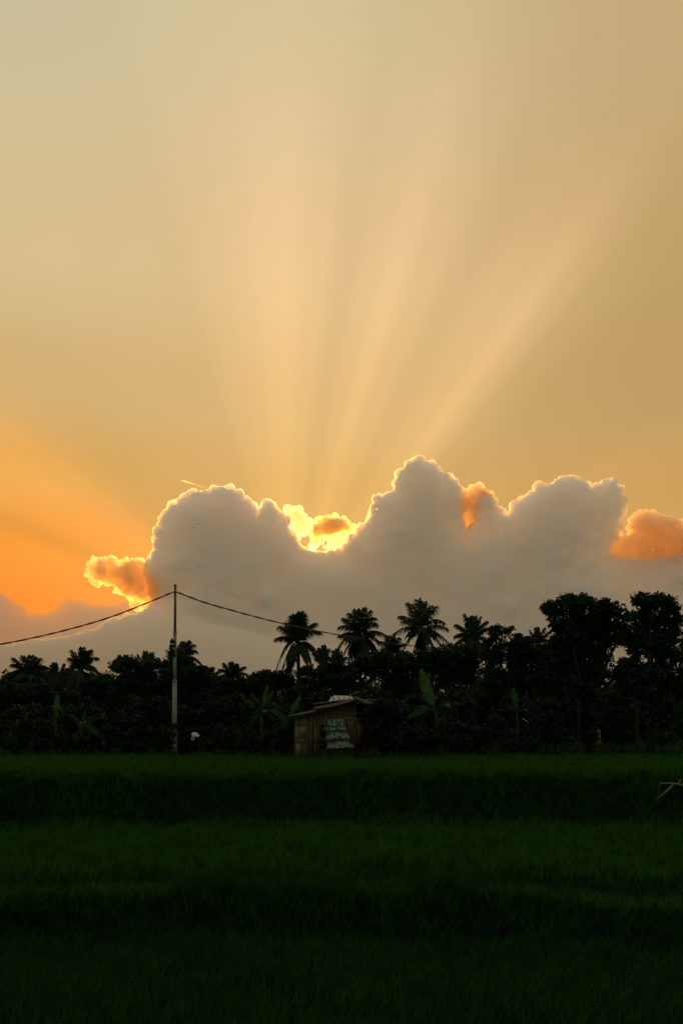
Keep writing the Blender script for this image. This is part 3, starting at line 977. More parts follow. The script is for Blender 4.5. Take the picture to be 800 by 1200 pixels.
tree('broadleaf_tree', 'low rounded tree between the two left palms and the flat topped tree', 'tree', 122, 62,
     [(122, 800, 16, 12), (108, 808, 18, 14), (135, 806, 14, 12)], 36, clump=0.36)
tree('broadleaf_tree', 'rounded tree at the left edge under the fan crowned palm', 'tree', 22, 60, [(18, 815, 24, 17), (45, 812, 22, 18), (0, 822, 24, 18), (72, 818, 22, 14)], 37, clump=0.38)
tree('broadleaf_tree', 'leafy tree filling the skyline right of the small palm', 'tree', 306, 62, [(308, 799, 20, 13), (290, 804, 16, 12), (330, 798, 18, 14), (262, 806, 22, 14), (250, 800, 10, 8)], 38, clump=0.36)
tree('broadleaf_tree', 'dark tree behind the hut roof under the mop crowned palm', 'tree', 410, 58, [(400, 792, 24, 16), (432, 782, 24, 18), (368, 794, 22, 18), (392, 782, 11, 9), (446, 770, 16, 12), (416, 780, 16, 12), (460, 778, 14, 14)], 39, clump=0.38)
tree('broadleaf_tree', 'dark tree under the tallest palm', 'tree', 490, 60, [(482, 778, 24, 16), (512, 776, 24, 18), (466, 800, 20, 18), (538, 786, 24, 18), (530, 771, 14, 10), (506, 776, 14, 9), (470, 774, 14, 11), (556, 770, 18, 18), (575, 770, 14, 16), (540, 772, 18, 16)], 40, clump=0.38)
tree('broadleaf_tree', 'dark tree below the small palm left of the big trees', 'tree', 628, 64, [(625, 770, 18, 14), (640, 776, 18, 16), (610, 784, 18, 16), (632, 762, 12, 8)], 41, clump=0.38)


# dense thicket along the far edge of the field
rngU = np.random.default_rng(5)
protos = []
UND = 'dark leafy shrub in the packed thicket beneath the trees'
def thicket(x0, x1, step, d0, d1, top0, top1, wid, seed):
    x = x0
    k = 0
    while x < x1:
        d = rngU.uniform(d0, d1)
        t = rngU.uniform(top0, top1)
        if 350 < x < 420 and d < 50:
            x += step
            continue
        w = wid * rngU.uniform(0.8, 1.25)
        tree('shrub', UND, 'shrub', x, d, [(x + rngU.uniform(-4, 4), t + w * 0.35, w * 0.6, w * 0.40), (x - w * 0.3, t + w * 0.9, w * 0.6, w * 0.5), (x + w * 0.3, t + w * 1.0, w * 0.6, w * 0.55),
                                           (x, 868 - w * 0.15, w * 0.75, w * 0.4)],
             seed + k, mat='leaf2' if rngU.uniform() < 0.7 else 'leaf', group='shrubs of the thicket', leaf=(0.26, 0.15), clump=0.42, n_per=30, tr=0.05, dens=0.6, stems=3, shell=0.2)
        k += 1
        x += step * rngU.uniform(0.8, 1.2)


thicket(-60, 880, 42, 60, 74, 790, 808, 34, 100)
thicket(-50, 560, 30, 52, 57, 812, 835, 24, 200)
thicket(600, 860, 42, 52, 58, 805, 830, 24, 260)

# plants one can tell along the field's edge
tree('shrub', 'lighter green rounded bush at the left edge of the field', 'shrub', 4, 49, [(6, 868, 12, 10), (-8, 864, 12, 12), (14, 874, 8, 7)], 301, mat='leaf', leaf=(0.16, 0.09), clump=0.22, n_per=30, tr=0.04)
tree('shrub', 'reddish leafed shrub growing against the right end of the hut', 'shrub', 428, 44.2, [(426, 862, 10, 14), (434, 850, 12, 14), (446, 866, 14, 12), (424, 876, 9, 6), (440, 834, 14, 14), (454, 830, 16, 13), (432, 840, 10, 10)], 302, mat='red', leaf=(0.17, 0.07), clump=0.24, n_per=30, tr=0.04)
tree('shrub', 'dark climbing shrub pressed between the hut wall and the tarpaulin', 'shrub', 379, 44.3, [(379, 858, 4, 11), (377, 872, 5, 7)], 303, mat='leaf2', leaf=(0.12, 0.07), clump=0.14, n_per=24, tr=0.03)
tree('shrub', 'pale green bush under the great upright banana leaf', 'shrub', 522, 47, [(522, 868, 12, 10), (515, 852, 8, 12)], 304, mat='leaf', leaf=(0.16, 0.08), clump=0.22, n_per=26, tr=0.04)
tree('shrub', 'small pale green bush between the two darker shrubs right of the banana', 'shrub', 547, 48, [(547, 870, 7, 6)], 305, mat='leaf', leaf=(0.14, 0.07), clump=0.2, n_per=26, tr=0.03)
tree('shrub', 'low green bush at the foot of the open leafed tree', 'shrub', 618, 50, [(619, 870, 9, 7), (604, 872, 6, 6)], 306, mat='leaf', leaf=(0.14, 0.07), clump=0.2, n_per=26, tr=0.03)
tree('shrub', 'reddish shrub in the shade between the banana plant and the open tree', 'shrub', 582, 48.5, [(582, 850, 14, 16), (570, 862, 12, 14)], 307, mat='red', leaf=(0.17, 0.07), clump=0.26, n_per=26, tr=0.04)

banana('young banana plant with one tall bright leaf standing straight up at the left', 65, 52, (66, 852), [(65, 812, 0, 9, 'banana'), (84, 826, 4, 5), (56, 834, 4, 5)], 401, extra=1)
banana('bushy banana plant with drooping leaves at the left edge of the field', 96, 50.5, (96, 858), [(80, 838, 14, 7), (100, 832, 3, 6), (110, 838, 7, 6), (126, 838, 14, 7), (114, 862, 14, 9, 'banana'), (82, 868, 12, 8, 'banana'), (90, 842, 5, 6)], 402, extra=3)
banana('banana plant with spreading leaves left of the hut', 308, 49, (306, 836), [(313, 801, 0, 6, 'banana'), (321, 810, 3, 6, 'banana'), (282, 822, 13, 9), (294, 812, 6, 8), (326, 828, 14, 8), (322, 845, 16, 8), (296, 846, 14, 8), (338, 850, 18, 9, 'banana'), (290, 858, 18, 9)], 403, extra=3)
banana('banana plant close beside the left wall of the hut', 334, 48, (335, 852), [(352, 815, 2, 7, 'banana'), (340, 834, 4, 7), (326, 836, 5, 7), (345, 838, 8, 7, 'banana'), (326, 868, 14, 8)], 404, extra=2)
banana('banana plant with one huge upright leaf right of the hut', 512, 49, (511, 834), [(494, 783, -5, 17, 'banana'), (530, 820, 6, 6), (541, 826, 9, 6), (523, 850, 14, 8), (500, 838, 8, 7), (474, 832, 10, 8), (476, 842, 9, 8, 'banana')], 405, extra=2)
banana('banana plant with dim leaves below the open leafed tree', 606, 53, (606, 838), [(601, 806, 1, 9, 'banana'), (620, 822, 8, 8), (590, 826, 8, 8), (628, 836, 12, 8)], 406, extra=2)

for k, (x, t, w, dd) in enumerate([(52, 842, 13, 49.5), (74, 858, 12, 50.8), (88, 864, 12, 49.8), (110, 856, 14, 51.2), (128, 850, 14, 50.5), (292, 852, 14, 48.2), (316, 858, 12, 47.6),
                                    (330, 852, 10, 46.8), (454, 842, 14, 46.5), (484, 850, 15, 47.5), (502, 858, 12, 47.2), (535, 846, 15, 47.8), (560, 850, 15, 49.5), (598, 852, 14, 51), (622, 850, 14, 51.5),
                                    (190, 848, 15, 51), (222, 852, 15, 50.5), (250, 848, 16, 50), (272, 852, 15, 49.5), (160, 850, 16, 51), (20, 848, 16, 51.5), (468, 820, 14, 48)]):
    rr = np.random.default_rng(700 + k)
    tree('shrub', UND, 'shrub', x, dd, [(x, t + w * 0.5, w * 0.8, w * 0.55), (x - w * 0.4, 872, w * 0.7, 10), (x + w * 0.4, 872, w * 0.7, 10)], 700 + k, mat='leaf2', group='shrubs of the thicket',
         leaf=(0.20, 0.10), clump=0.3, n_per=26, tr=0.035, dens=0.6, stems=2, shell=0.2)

# thin stalks beside the bushy banana
for k, (sx, top, ln, lab) in enumerate([(76, 848, -3, 'thin leafy stalk left of the bushy banana plant'), (104, 846, 2, 'tall thin stalk among the bushy banana leaves'), (119, 866, 4, 'short leaning stalk right of the bushy banana plant')]):
    b = on_ground(sx, 49.6)
    o = thing('weed_stalk', b, lab, 'weed', 'weed stalks by the field edge')
    tip = P(sx + ln, top, 49.6)
    mb = MB()
    mb.tube([b, b.lerp(tip, 0.5) + Vector((0.03, 0, 0)), tip], [0.016, 0.012, 0.006], 5)
    mb.build('stem', M['bananad'], o)
    rr = np.random.default_rng(500 + k)
    v, f = leaf_quads(rr, np.array([tuple(b.lerp(tip, t)) for t in (0.4, 0.6, 0.8, 0.95)]), np.array([0.12] * 4), 5, 0.2, 0.08)
    mesh_obj('leaves', v, f, M['bananad'], o)

# slim trunks seen against the pale field at the right
for k, (sx, d, top, lab) in enumerate([(596, 58.5, 812, 'slim bare trunk right of the reddish shrub'), (650, 55, 800, 'dark trunk left of the gap with pale field'), (677, 53, 806, 'slim trunk in the middle of the pale field gap'),
                                       (745, 53, 810, 'dark trunk right of the pale field gap')]):
    b = on_ground(sx, d)
    tree('young_tree', lab, 'tree', sx, d, [(sx - 8, top - 4, 14, 12), (sx + 9, top + 4, 14, 12)], 520 + k, mat='leaf2', clump=0.36, tr=0.07, group='slim trees by the pale field')


# ------------------------------------------------------------------ utility pole and its cables
DP = 45.0
pb = on_ground(204.3, DP)
pole = thing('utility_pole', pb, 'weathered grey concrete utility pole in three stepped sections carrying a cable', 'utility pole')
def pz(py):
    return (862 - py) / PXF * DP
def pole_at(py):
    return Vector((pb.x + (890 - py) / 204 * 0.045, DP, pz(py)))
mb = MB(); mb.tube([pb, pole_at(845), pole_at(798)], [0.118, 0.108, 0.100], 16); mb.build('lower_section', M['pole'], pole, True)
mb = MB(); mb.tube([pole_at(798.0), pole_at(770), pole_at(741)], [0.083, 0.079, 0.076], 16); mb.build('middle_section', M['pole'], pole, True)
mb = MB(); mb.tube([pole_at(741.0), pole_at(715), pole_at(686.5)], [0.062, 0.058, 0.054], 14); mb.build('upper_section', M['poletop'], pole, True)
for y, r in ((798, 0.112), (741, 0.088)):
    mb = MB(); mb.tube([pole_at(y + 1.2), pole_at(y - 1.2)], r, 16); mb.build('collar', M['pole'], pole)
mb = MB(); mb.tube([pole_at(686.8), pole_at(685)], [0.07, 0.062], 14); mb.build('cap', M['poletop'], pole)
mb = MB()
mb.tube([pole_at(695.5), pole_at(692.5)], 0.072, 14)
mb.tube([pole_at(694) + Vector((-0.13, -0.02, 0)), pole_at(694) + Vector((0.13, -0.02, 0))], 0.022, 8)
mb.build('cable_clamp', M['poletop'], pole)


def smooth_path(pts, n=10):
    out = []
    for i in range(len(pts) - 1):
        p0, p1, p2, p3 = pts[max(i - 1, 0)], pts[i], pts[i + 1], pts[min(i + 2, len(pts) - 1)]
        for k in range(n):
            t = k / n
            out.append(0.5 * ((2 * p1) + (p2 - p0) * t + (2 * p0 - 5 * p1 + 4 * p2 - p3) * t * t + (3 * p1 - p0 - 3 * p2 + p3) * t ** 3))
    out.append(pts[-1])
    return out


def cable(label, pts, r):
    o = thing('overhead_cable', pts[0], label, 'cable', 'cables on the utility pole')
    path = smooth_path(pts)
    for ph in (0.0, math.pi):
        mb = MB()
        q = []
        for i, p in enumerate(path):
            w = i * 0.8 + ph
            q.append(p + Vector((0, math.cos(w), math.sin(w))) * r * 0.55)
        mb.tube(q, r * 0.72, 6)
        mb.build('strand', M['cable'], o)


def depth_r(px):
    return 1.0 / (1 / 45.0 + (1 / 95.0 - 1 / 45.0) * (px - 205) / 355.0)


cable('black twisted cable sagging from the pole out of view to the left',
      [P(202.5, 694, 45), P(170, 707.5, 45), P(130, 723, 44.5), P(90, 735, 44), P(50, 745, 44), P(0, 755, 43.5), P(-80, 766, 43), P(-180, 772, 42)], 0.030)
cable('black twisted cable running from the pole to behind the mop crowned palm',
      [P(x, y, depth_r(x)) for x, y in ((208, 694), (240, 706), (280, 717.5), (320, 728), (360, 737), (397, 744), (440, 751), (480, 756.5), (520, 760), (560, 762))], 0.034)

# creeper on the pole
def creeper(label, y0, y1, n, seed, side):
    rr = np.random.default_rng(seed)
    o = thing('climbing_vine', pole_at(y0), label, 'vine', 'vines on the utility pole')
    t = rr.uniform(0, 1, n)
    c = np.array([tuple(pole_at(y0 + (y1 - y0) * k)) for k in t]) + rr.normal(0, 0.05, (n, 3)) + np.array([side, -0.08, 0])
    v, f = leaf_quads(rr, c, np.full(n, 0.09), 7, 0.13, 0.09)
    mesh_obj('leaves', v, f, M['leaf2'], o)
    mb = MB()
    mb.tube([pole_at(y0 + (y1 - y0) * k / 12) + Vector((0.11 * math.sin(k * 0.9) + side * 0.3, -0.11 - 0.01 * math.cos(k), 0)) for k in range(13)], 0.012, 5)
    mb.build('stem', M['bark'], o)


creeper('dark vine leaves climbing the foot of the utility pole', 888, 848, 60, 61, -0.02)
creeper('small dark vine tuft hanging on the left of the pole at treetop height', 770, 748, 26, 62, -0.10)

# ------------------------------------------------------------------ hut
DH = 45.0
mh = DH / PXF
GZ = float(ter(-1.0, DH))
hut = thing('hut', (P(390, 884, DH).x, DH, GZ), 'low hut of woven bamboo and boards under a sagging dark sheet roof', 'hut')


def hp(px, py, dy=0.0):
    """a point on the hut: pixel on its front plane, then dy metres back"""
    p = P(px, py, DH)
    return Vector((p.x, DH + dy, p.z))


def slab(mb, poly, t):
    """a flat board: a front outline given a thickness to the back"""
    n = len(poly)
    v = [tuple(p) for p in poly] + [tuple(p + Vector((0, t, 0))) for p in poly]
    q = [(i, (i + 1) % n, n + (i + 1) % n, n + i) for i in range(n)]
    if n == 4:
        mb.add(v, q + [(3, 2, 1, 0), (4, 5, 6, 7)])
    else:
        mb.add(v, q, [(0, i + 1, i) for i in range(1, n - 1)] + [(n, n + i, n + i + 1) for i in range(1, n - 1)])


def eave(px):
    return 843.0 - (px - 340) * 0.285 if px < 416 else 821.4 + (px - 416) * 0.28


rng = np.random.default_rng(9)
mb = MB(); slab(mb, [hp(345, 886), hp(345, eave(345)), hp(362.5, eave(362.5)), hp(362.5, 886)], 0.05); mb.build('woven_wall', M['weave'], hut)
mb = MB(); slab(mb, [hp(351, 862, -0.02), hp(351, 850.5, -0.02), hp(358.5, 850, -0.02), hp(358.5, 862, -0.02)], 0.017); mb.build('patch', M['bamboo'], hut)
mb = MB(); slab(mb, [hp(347, 885, -0.02), hp(347, 870.5, -0.02), hp(352.6, 870.5, -0.02), hp(352.6, 885, -0.02)], 0.017); mb.build('patch', M['bamboo'], hut)
mb = MB(); slab(mb, [hp(354.8, 885, -0.02), hp(354.8, 870, -0.02), hp(359.5, 870, -0.02), hp(359.5, 885, -0.02)], 0.017); mb.build('patch', M['weave'], hut)
for y in (849, 863.5, 869.3):
    mb = MB(); slab(mb, [hp(345.2, y + 0.5, -0.05), hp(345.2, y - 0.5, -0.05), hp(362, y - 0.8, -0.05), hp(362, y + 0.2, -0.05)], 0.027); mb.build('batten', M['wood'], hut)
for x in (353.7, 360.6):
    mb = MB(); slab(mb, [hp(x - 0.45, 886, -0.08), hp(x - 0.45, 869, -0.08), hp(x + 0.45, 869, -0.08), hp(x + 0.45, 886, -0.08)], 0.028); mb.build('batten', M['wood'], hut)
for (x, w) in ((364.5, 0.07), (415.6, 0.06), (441, 0.07)):
    mb = MB(); mb.tube([hp(x, 886, -0.03), hp(x, eave(x) + 0.4, -0.03)], w, 9); mb.build('post', M['wood'], hut, True)
x = 366.6
while x < 413:
    w = rng.uniform(3.0, 4.2)
    yo = rng.uniform(0, 0.025)
    mb = MB(); slab(mb, [hp(x, 886, 0.01 + yo), hp(x, eave(x) + 0.6, 0.01 + yo), hp(x + w, eave(x + w) + 0.6, 0.01 + yo), hp(x + w, 886, 0.01 + yo)], 0.022)
    mb.build('board', M['weave'] if rng.uniform() < 0.75 else M['wood'], hut)
    x += w + 0.25
mb = MB(); slab(mb, [hp(417, 886, 0.02), hp(417, 843, 0.02), hp(440, 843, 0.02), hp(440, 886, 0.02)], 0.04); mb.build('woven_wall', M['weave'], hut)
for y in (836.5, 842.5):
    mb = MB(); mb.tube([hp(398, y, -0.05), hp(440, y - 0.5, -0.05)], 0.026, 7); mb.build('rail', M['bamboo'], hut)
# side and back walls
mb = MB()
for xx in (345.0, 440.0):
    a, b = hp(xx, 886, 0.06), hp(xx, eave(xx), 0.06)
    mb.add([tuple(a), tuple(b), tuple(b + Vector((0, 2.8, 0))), tuple(a + Vector((0, 2.8, 0)))] + [tuple(p + Vector((0.05, 0, 0))) for p in (a, b, b + Vector((0, 2.8, 0)), a + Vector((0, 2.8, 0)))],
           [(0, 1, 2, 3), (7, 6, 5, 4), (0, 4, 5, 1), (1, 5, 6, 2), (2, 6, 7, 3), (3, 7, 4, 0)])
mb.build('side_wall', M['weave'], hut)
mb = MB(); slab(mb, [hp(346.5, 886, 2.88), hp(346.5, eave(346.5), 2.88), hp(416, eave(416), 2.88), hp(440, eave(440), 2.88), hp(440, 886, 2.88)], 0.05); mb.build('back_wall', M['weave'], hut)


def sheet(name, a, b, y0, y1, mat, sag=0.06, corr=0.012, th=0.012, n=44, m_=14, parent=hut, lift=0.0, ragged=0.05, seed=0):
    """corrugated roofing between two eave pixels, from y0 to y1 metres behind the hut front"""
    rr = np.random.default_rng(seed)
    A, B = hp(*a), hp(*b)
    V = []
    rag = rr.normal(0, ragged, n + 1)
    for lay in (0, 1):
        for i in range(n + 1):
            t = i / n
            for j in range(m_ + 1):
                u = j / m_
                p = A.lerp(B, t)
                yy = y0 + rag[i] + (y1 - y0 - rag[i]) * u
                z = p.z - sag * math.sin(math.pi * t) + lift * u + corr * math.sin(u * 60) + 0.03 * math.sin(3 * t + 5 * u + seed) + (0.0 if lay else th)
                V.append((p.x, DH + yy, z))
    k = (n + 1) * (m_ + 1)
    Q = []
    for i in range(n):
        for j in range(m_):
            q = i * (m_ + 1) + j
            Q += [(q, q + 1, q + m_ + 2, q + m_ + 1), (k + q, k + q + m_ + 1, k + q + m_ + 2, k + q + 1)]
    for i in range(n):
        for j in (0, m_):
            q = i * (m_ + 1) + j
            Q.append((q, q + m_ + 1, k + q + m_ + 1, k + q))
    for j in range(m_):
        for i in (0, n):
            q = i * (m_ + 1) + j
            Q.append((q, q + 1, k + q + 1, k + q))
    return mesh_obj(name, V, np.array(Q), mat, parent, smooth=False)


sheet('roof_sheet', (338.5, 840.6), (384, 830.2), -0.55, 3.1, M['roof'], seed=1, lift=0.22)
sheet('roof_sheet', (366, 832.5), (417, 820.0), -0.62, 3.1, M['roof'], seed=2, lift=0.22)
sheet('roof_sheet', (415, 819.0), (470, 833.5), -0.50, 3.1, M['roof'], seed=3, lift=0.22)
mb = MB(); mb.tube([hp(341, 841.8, -0.42), hp(378, 832.4, -0.42), hp(416, 821.3, -0.42)], 0.04, 8); mb.build('rafter', M['wood'], hut)
mb = MB(); mb.tube([hp(416, 821.5, -0.42), hp(445, 829, -0.42)], 0.04, 8); mb.build('rafter', M['wood'], hut)
mb = MB(); mb.tube([hp(416, 820.5, -0.5), hp(416, 819.3, 3.0)], 0.05, 8); mb.build('ridge_beam', M['wood'], hut)

# loose things on the roof
V, Q = [], []
cs = [hp(384.5, 822.6, -0.45), hp(413, 819.2, -0.45), hp(411.5, 815.2, 0.35), hp(391, 814.6, 0.35)]
n1, n2 = 40, 8
for lay in (0, 1):
    for i in range(n1 + 1):
        for j in range(n2 + 1):
            t, u = i / n1, j / n2
            p = cs[0].lerp(cs[1], t).lerp(cs[3].lerp(cs[2], t), u)
            w = 0.02 * math.sin(t * 2 * math.pi * 6) + 0.05 * math.sin(math.pi * u)
            V.append(tuple(p + Vector((0, -w - (0.008 if lay else 0), w * 0.6))))
k = (n1 + 1) * (n2 + 1)
for i in range(n1):
    for j in range(n2):
        q = i * (n2 + 1) + j
        Q += [(q, q + 1, q + n2 + 2, q + n2 + 1), (k + q, k + q + n2 + 1, k + q + n2 + 2, k + q + 1)]
def striped():
    m, nt = new_mat('striped_pale_sheet')
    t = nt.nodes.new('ShaderNodeTexCoord')
    w = nt.nodes.new('ShaderNodeTexWave')
    w.inputs['Scale'].default_value = 1.3
    w.inputs['Distortion'].default_value = 2.5
    w.inputs['Detail Scale'].default_value = 1.5
    nt.links.new(t.outputs['Object'], w.inputs['Vector'])
    r = nt.nodes.new('ShaderNodeValToRGB')
    r.color_ramp.elements[0].color = (0.17, 0.125, 0.07, 1)
    r.color_ramp.elements[1].color = (0.40, 0.39, 0.34, 1)
    nt.links.new(w.outputs[0], r.inputs[0])
    p = nt.nodes.new('ShaderNodeBsdfPrincipled')
    p.inputs['Roughness'].default_value = 0.5
    nt.links.new(r.outputs[0], p.inputs['Base Color'])
    o = nt.nodes.new('ShaderNodeOutputMaterial')
    nt.links.new(p.outputs[0], o.inputs[0])
    return m
tag(mesh_obj('roofing_sheet', V, np.array(Q), striped(), origin=tuple(cs[0])), 'loose pale corrugated sheet with tan streaks lying on top of the hut roof', 'sheet')
for (a, b, c, lab, r) in (((367, 825.3), (377, 823.8), (388, 822.6), 'pale stick lying on the roof left of the loose corrugated sheet', 0.022),
                          ((409, 818), (412, 814), (421, 810.5), 'forked dry stick poking up from the roof behind the loose sheet', 0.018),
                          ((420, 820.5), (432, 820.2), (446, 821.0), 'long pale stick lying on the roof right of the ridge', 0.02)):
    mb = MB()
    mb.tube([hp(*a, -0.35), hp(*b, -0.35), hp(*c, -0.3)], r, 6)
    if 'forked' in lab:
        mb.tube([hp(410.5, 816, -0.35), hp(409.6, 812, -0.3), hp(410.8, 809.5, -0.3)], r * 0.8, 6)
    tag(mb.build('stick', M['bamboo'], None, True, origin=tuple(hp(*a, -0.35))), lab, 'stick', 'sticks on the hut roof')

# tarpaulin hung on the front
V, Q = [], []
n1, n2 = 30, 36
for i in range(n1 + 1):
    for j in range(n2 + 1):
        t, u = i / n1, j / n2
        y = 843 + (877.5 - 843) * u + 0.7 * math.sin(7 * t) * u
        xl = 384.5 - 3.5 * u ** 0.6
        xr = 403.5 + 5 * u + 9.0 * u ** 2.2
        x = xl + (xr - xl) * t
        d = -0.10 - 0.35 * u ** 1.5 - 0.045 * math.sin(t * 14 + 2 * u) * (0.3 + u) - 0.03 * math.sin(u * 21 + 2 * t)
        V.append(tuple(hp(x, y, d)))
for i in range(n1):
    for j in range(n2):
        q = i * (n2 + 1) + j
        Q.append((q, q + 1, q + n2 + 2, q + n2 + 1))
def tarp_mat():
    m, nt = new_mat('weathered_tarpaulin')
    t = nt.nodes.new('ShaderNodeTexCoord')
    sp = nt.nodes.new('ShaderNodeSeparateXYZ')
    nt.links.new(t.outputs['Object'], sp.inputs[0])
    n = nt.nodes.new('ShaderNodeTexNoise')
    n.inputs['Scale'].default_value = 3.2
    n.inputs['Detail'].default_value = 5
    nt.links.new(t.outputs['Object'], n.inputs['Vector'])
    a = nt.nodes.new('ShaderNodeMath'); a.operation = 'MULTIPLY_ADD'
    nt.links.new(n.outputs[0], a.inputs[0]); a.inputs[1].default_value = 0.22
    nt.links.new(sp.outputs[2], a.inputs[2])
    mr = nt.nodes.new('ShaderNodeMapRange')
    mr.inputs[1].default_value, mr.inputs[2].default_value = -1.22, 0.11
    nt.links.new(a.outputs[0], mr.inputs[0])
    r = nt.nodes.new('ShaderNodeValToRGB')
    el = r.color_ramp.elements
    W, D, B = (0.19, 0.25, 0.19, 1), (0.03, 0.05, 0.035, 1), (0.15, 0.235, 0.205, 1)
    st = [(0.0, D), (0.08, W), (0.16, B), (0.22, B), (0.25, D), (0.34, D), (0.38, W), (0.52, W), (0.57, D), (0.63, D), (0.67, W), (0.78, D), (0.84, W), (1.0, W)]
    while len(el) < len(st):
        el.new(0.5)
    for e, (p_, c) in zip(el, st):
        e.position, e.color = p_, c
    nt.links.new(mr.outputs[0], r.inputs[0])
    n2_ = nt.nodes.new('ShaderNodeTexNoise')
    n2_.inputs['Scale'].default_value = 7
    n2_.inputs['Detail'].default_value = 4
    nt.links.new(t.outputs['Object'], n2_.inputs['Vector'])
    r2 = nt.nodes.new('ShaderNodeValToRGB')
    r2.color_ramp.elements[0].position, r2.color_ramp.elements[1].position = 0.40, 0.56
    r2.color_ramp.elements[0].color = (0.16, 0.2, 0.17, 1)
    nt.links.new(n2_.outputs[0], r2.inputs[0])
    mx = nt.nodes.new('ShaderNodeMix'); mx.data_type = 'RGBA'; mx.blend_type = 'MULTIPLY'
    mx.inputs['Factor'].default_value = 1.0
    nt.links.new(r.outputs[0], mx.inputs[6]); nt.links.new(r2.outputs[0], mx.inputs[7])
    p = nt.nodes.new('ShaderNodeBsdfPrincipled')
    p.inputs['Roughness'].default_value = 0.7
    nt.links.new(mx.outputs[2], p.inputs['Base Color'])
    o = nt.nodes.new('ShaderNodeOutputMaterial')
    nt.links.new(p.outputs[0], o.inputs[0])
    return m
tp = tag(mesh_obj('tarpaulin', V, np.array(Q), tarp_mat(), smooth=True, origin=tuple(hp(394, 843, -0.1))),
         'mottled whitish green sheet with dark bands hung on the hut front, flaring at the bottom', 'tarpaulin')
sd = tp.modifiers.new('thickness', 'SOLIDIFY')
sd.thickness = 0.012

# ------------------------------------------------------------------ small things
# crumpled white bag caught in the shrubs
import bmesh
bm = bmesh.new()
bmesh.ops.create_icosphere(bm, subdivisions=4, radius=1.0)
for v in bm.verts:
    q = v.co.copy()
    r = 1 + 0.35 * noise.noise(q * 2.1 + Vector((3, 1, 7))) + 0.22 * noise.noise(q * 5.3)
    v.co = Vector((q.x * 0.16 * r + 0.05 * max(q.x, 0) ** 2, q.y * 0.10 * r, q.z * 0.115 * r * (1 - 0.35 * max(q.x, 0)) + 0.035 * q.x))
me = bpy.data.meshes.new('plastic_bag')
bm.to_mesh(me); bm.free()
me.materials.append(M['white'])
bag = bpy.data.objects.new('plastic_bag', me)
COL.objects.link(bag)
bag.location = P(228.5, 861, 48.5)
bag.rotation_euler = (0, R(28), 0)
tag(bag, 'crumpled white plastic bag caught low in the dark shrubs right of the pole', 'bag')
mb = MB(); mb.tube([P(225.5, 863, 48.4), P(224.6, 867, 48.4), P(226.4, 867.5, 48.4), P(228, 864, 48.4)], 0.018, 6); h = mb.build('handle', M['white'], bag, True)
h.parent = None
h.data.transform(Matrix.Translation(Vector((0, 0, 0)) ))
h.parent = bag
# handle was written relative to the bag's position; undo the bag's turn so it hangs straight
h.rotation_euler = (0, -R(28), 0)

# small pale post with an orange foot among the trees
b = on_ground(701, 61)
o = thing('boundary_post', b, 'small pale bluish post with an orange foot among the trees at the right', 'post')
mb = MB(); mb.tube([P(701.5, 868, 61), P(701.3, 866, 61), P(701.3, 865.9, 61)], [0.13, 0.12, 0.10], 12)
mb.tube([b, P(701.5, 868, 61)], [0.15, 0.13], 12); mb.build('foot', M['orange'], o, True)
mb = MB(); mb.tube([P(701.3, 866, 61), P(701.3, 859.5, 61)], [0.095, 0.08], 12); mb.build('shaft', M['bluegrey'], o, True)
mb = MB(); mb.tube([P(701.3, 859.5, 61), P(701.0, 857.5, 61), P(701, 855, 61)], [0.12, 0.13, 0.05], 12); mb.build('cap', M['bluegrey'], o, True)

# bamboo rack on the bank at the right edge
DR = 24.0
o = thing('bamboo_rack', on_ground(772, DR), 'pale bamboo rack with a slanting strut on the bank at the right edge', 'rack')
def rp(px, py, d=DR):
    return P(px, py, d)
g = lambda p: Vector((p.x, p.y, float(ter(p.x, p.y)) - 0.06))
A, B_ = rp(772, 917.8), rp(845, 925)
parts = [('rail', [A, rp(790, 918.2), rp(800, 920.6), B_], [0.018, 0.022, 0.03, 0.03], 'bamboo'),
         ('rail', [rp(779, 912.6, 24.6), rp(800, 914.2, 24.6), rp(850, 918, 24.6)], [0.024, 0.03, 0.03], 'bamboo'),
         ('strut', [rp(788.5, 919.5), rp(777, 930), rp(766, 938.5)], [0.022, 0.022, 0.018], 'bamboo'),
         ('leg', [rp(772.6, 918.2), rp(770.8, 930), g(rp(769, 950))], [0.011, 0.012, 0.014], 'wood'),
         ('leg', [rp(838, 923.5), g(rp(840, 950))], [0.02, 0.02], 'bamboo'),
         ('leg', [rp(845, 917.5, 24.6), g(rp(846, 930, 24.6))], [0.02, 0.02], 'bamboo'),
         ('leg', [rp(786, 913.2, 24.6), g(rp(786, 930, 24.6))], [0.014, 0.014], 'wood')]
for nm, pts, rad, mt in parts:
    mb = MB(); mb.tube(pts, rad, 8); mb.build(nm, M[mt], o, True)
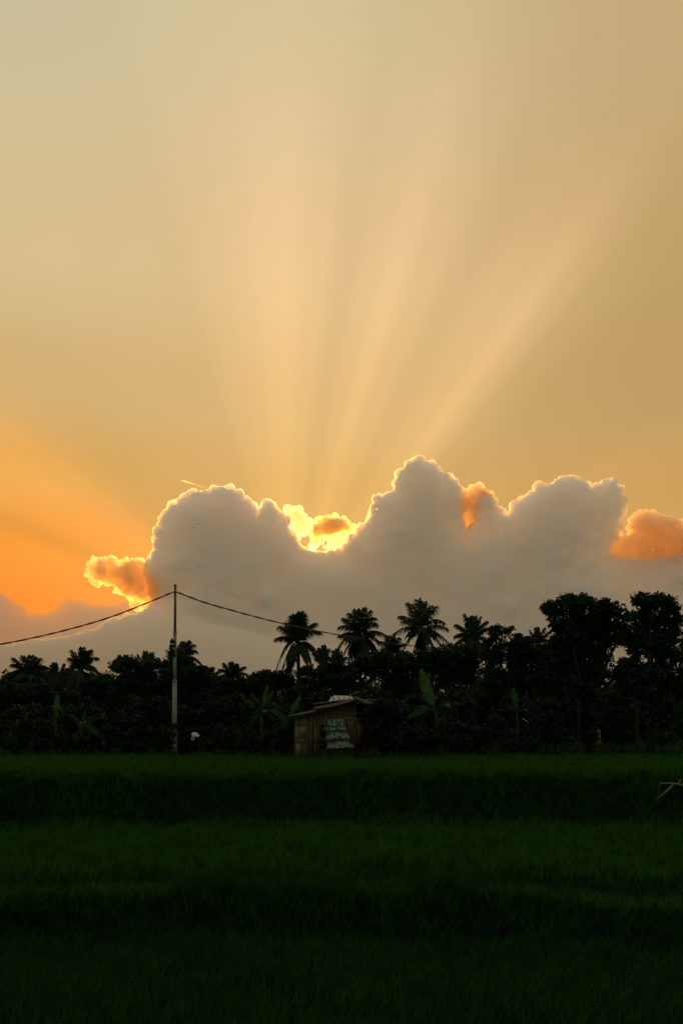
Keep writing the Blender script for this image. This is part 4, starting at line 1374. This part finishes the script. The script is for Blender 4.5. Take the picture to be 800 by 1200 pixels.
for k in range(11):
    x = 795 + k * 4.6
    a, c = rp(x, 919.6 + (x - 795) * 0.09, DR - 0.02), rp(x + 1.5, 914.0 + (x - 800) * 0.078, 24.64)
    mb = MB(); mb.tube([a + Vector((0, 0, 0.03)), c + Vector((0, 0, 0.03))], 0.016, 6); mb.build('slat', M['bamboo'], o, True)

# two birds against the cloud
for (px, py, w, lab) in ((227.5, 618.3, 0.25, 'lower left one of the two tiny dark birds against the grey cloud'), (233.6, 614.3, -0.1, 'upper right one of the two tiny dark birds against the grey cloud')):
    c = P(px, py, 300)
    o = thing('bird', c, lab, 'bird', 'birds in front of the cloud')
    mb = MB()
    mb.tube([c + Vector((-0.05, 0.30, 0.0)), c + Vector((0, 0.15, 0.02)), c, c + Vector((0, -0.2, 0.0)), c + Vector((0.02, -0.33, 0.03))], [0.02, 0.08, 0.10, 0.06, 0.015], 8)
    mb.build('body', M['bird'], o, True)
    for sg in (-1, 1):
        p0, p1, p2 = c + Vector((0.05 * sg, 0, 0.04)), c + Vector((0.28 * sg, 0.03, 0.16 + w * sg * 0.3)), c + Vector((0.62 * sg, -0.12, 0.05 + w * sg))
        mb = MB()
        V = []
        for p, ch in ((p0, 0.13), (p1, 0.12), (p2, 0.02)):
            for dz in (0.012, -0.012):
                V += [tuple(p + Vector((0, ch, dz))), tuple(p + Vector((0, -ch, dz)))]
        mb.add(V, [(0, 1, 5, 4), (4, 5, 9, 8), (2, 6, 7, 3), (6, 10, 11, 7), (0, 4, 6, 2), (4, 8, 10, 6), (1, 3, 7, 5), (5, 7, 11, 9)])
        mb.build('wing', M['bird'], o)

# short vapour streak above the left dome of the cloud
mb = MB()
pts = [P(x, y, 6000) for x, y in ((211, 562.6), (216, 563.6), (222, 565.6), (229, 568), (237, 570.5), (243, 572.4))]
mb.tube(pts, [0.5, 5.0, 4.0, 1.6, 2.0, 0.4], 10)
tag(mb.build('vapour_trail', cloud_mat('thin_vapour', 0.05, (0.99, 0.97, 0.95)), None, True, origin=tuple(pts[0])), 'short bright vapour streak in the sky above the left dome of the cloud', 'vapour trail')
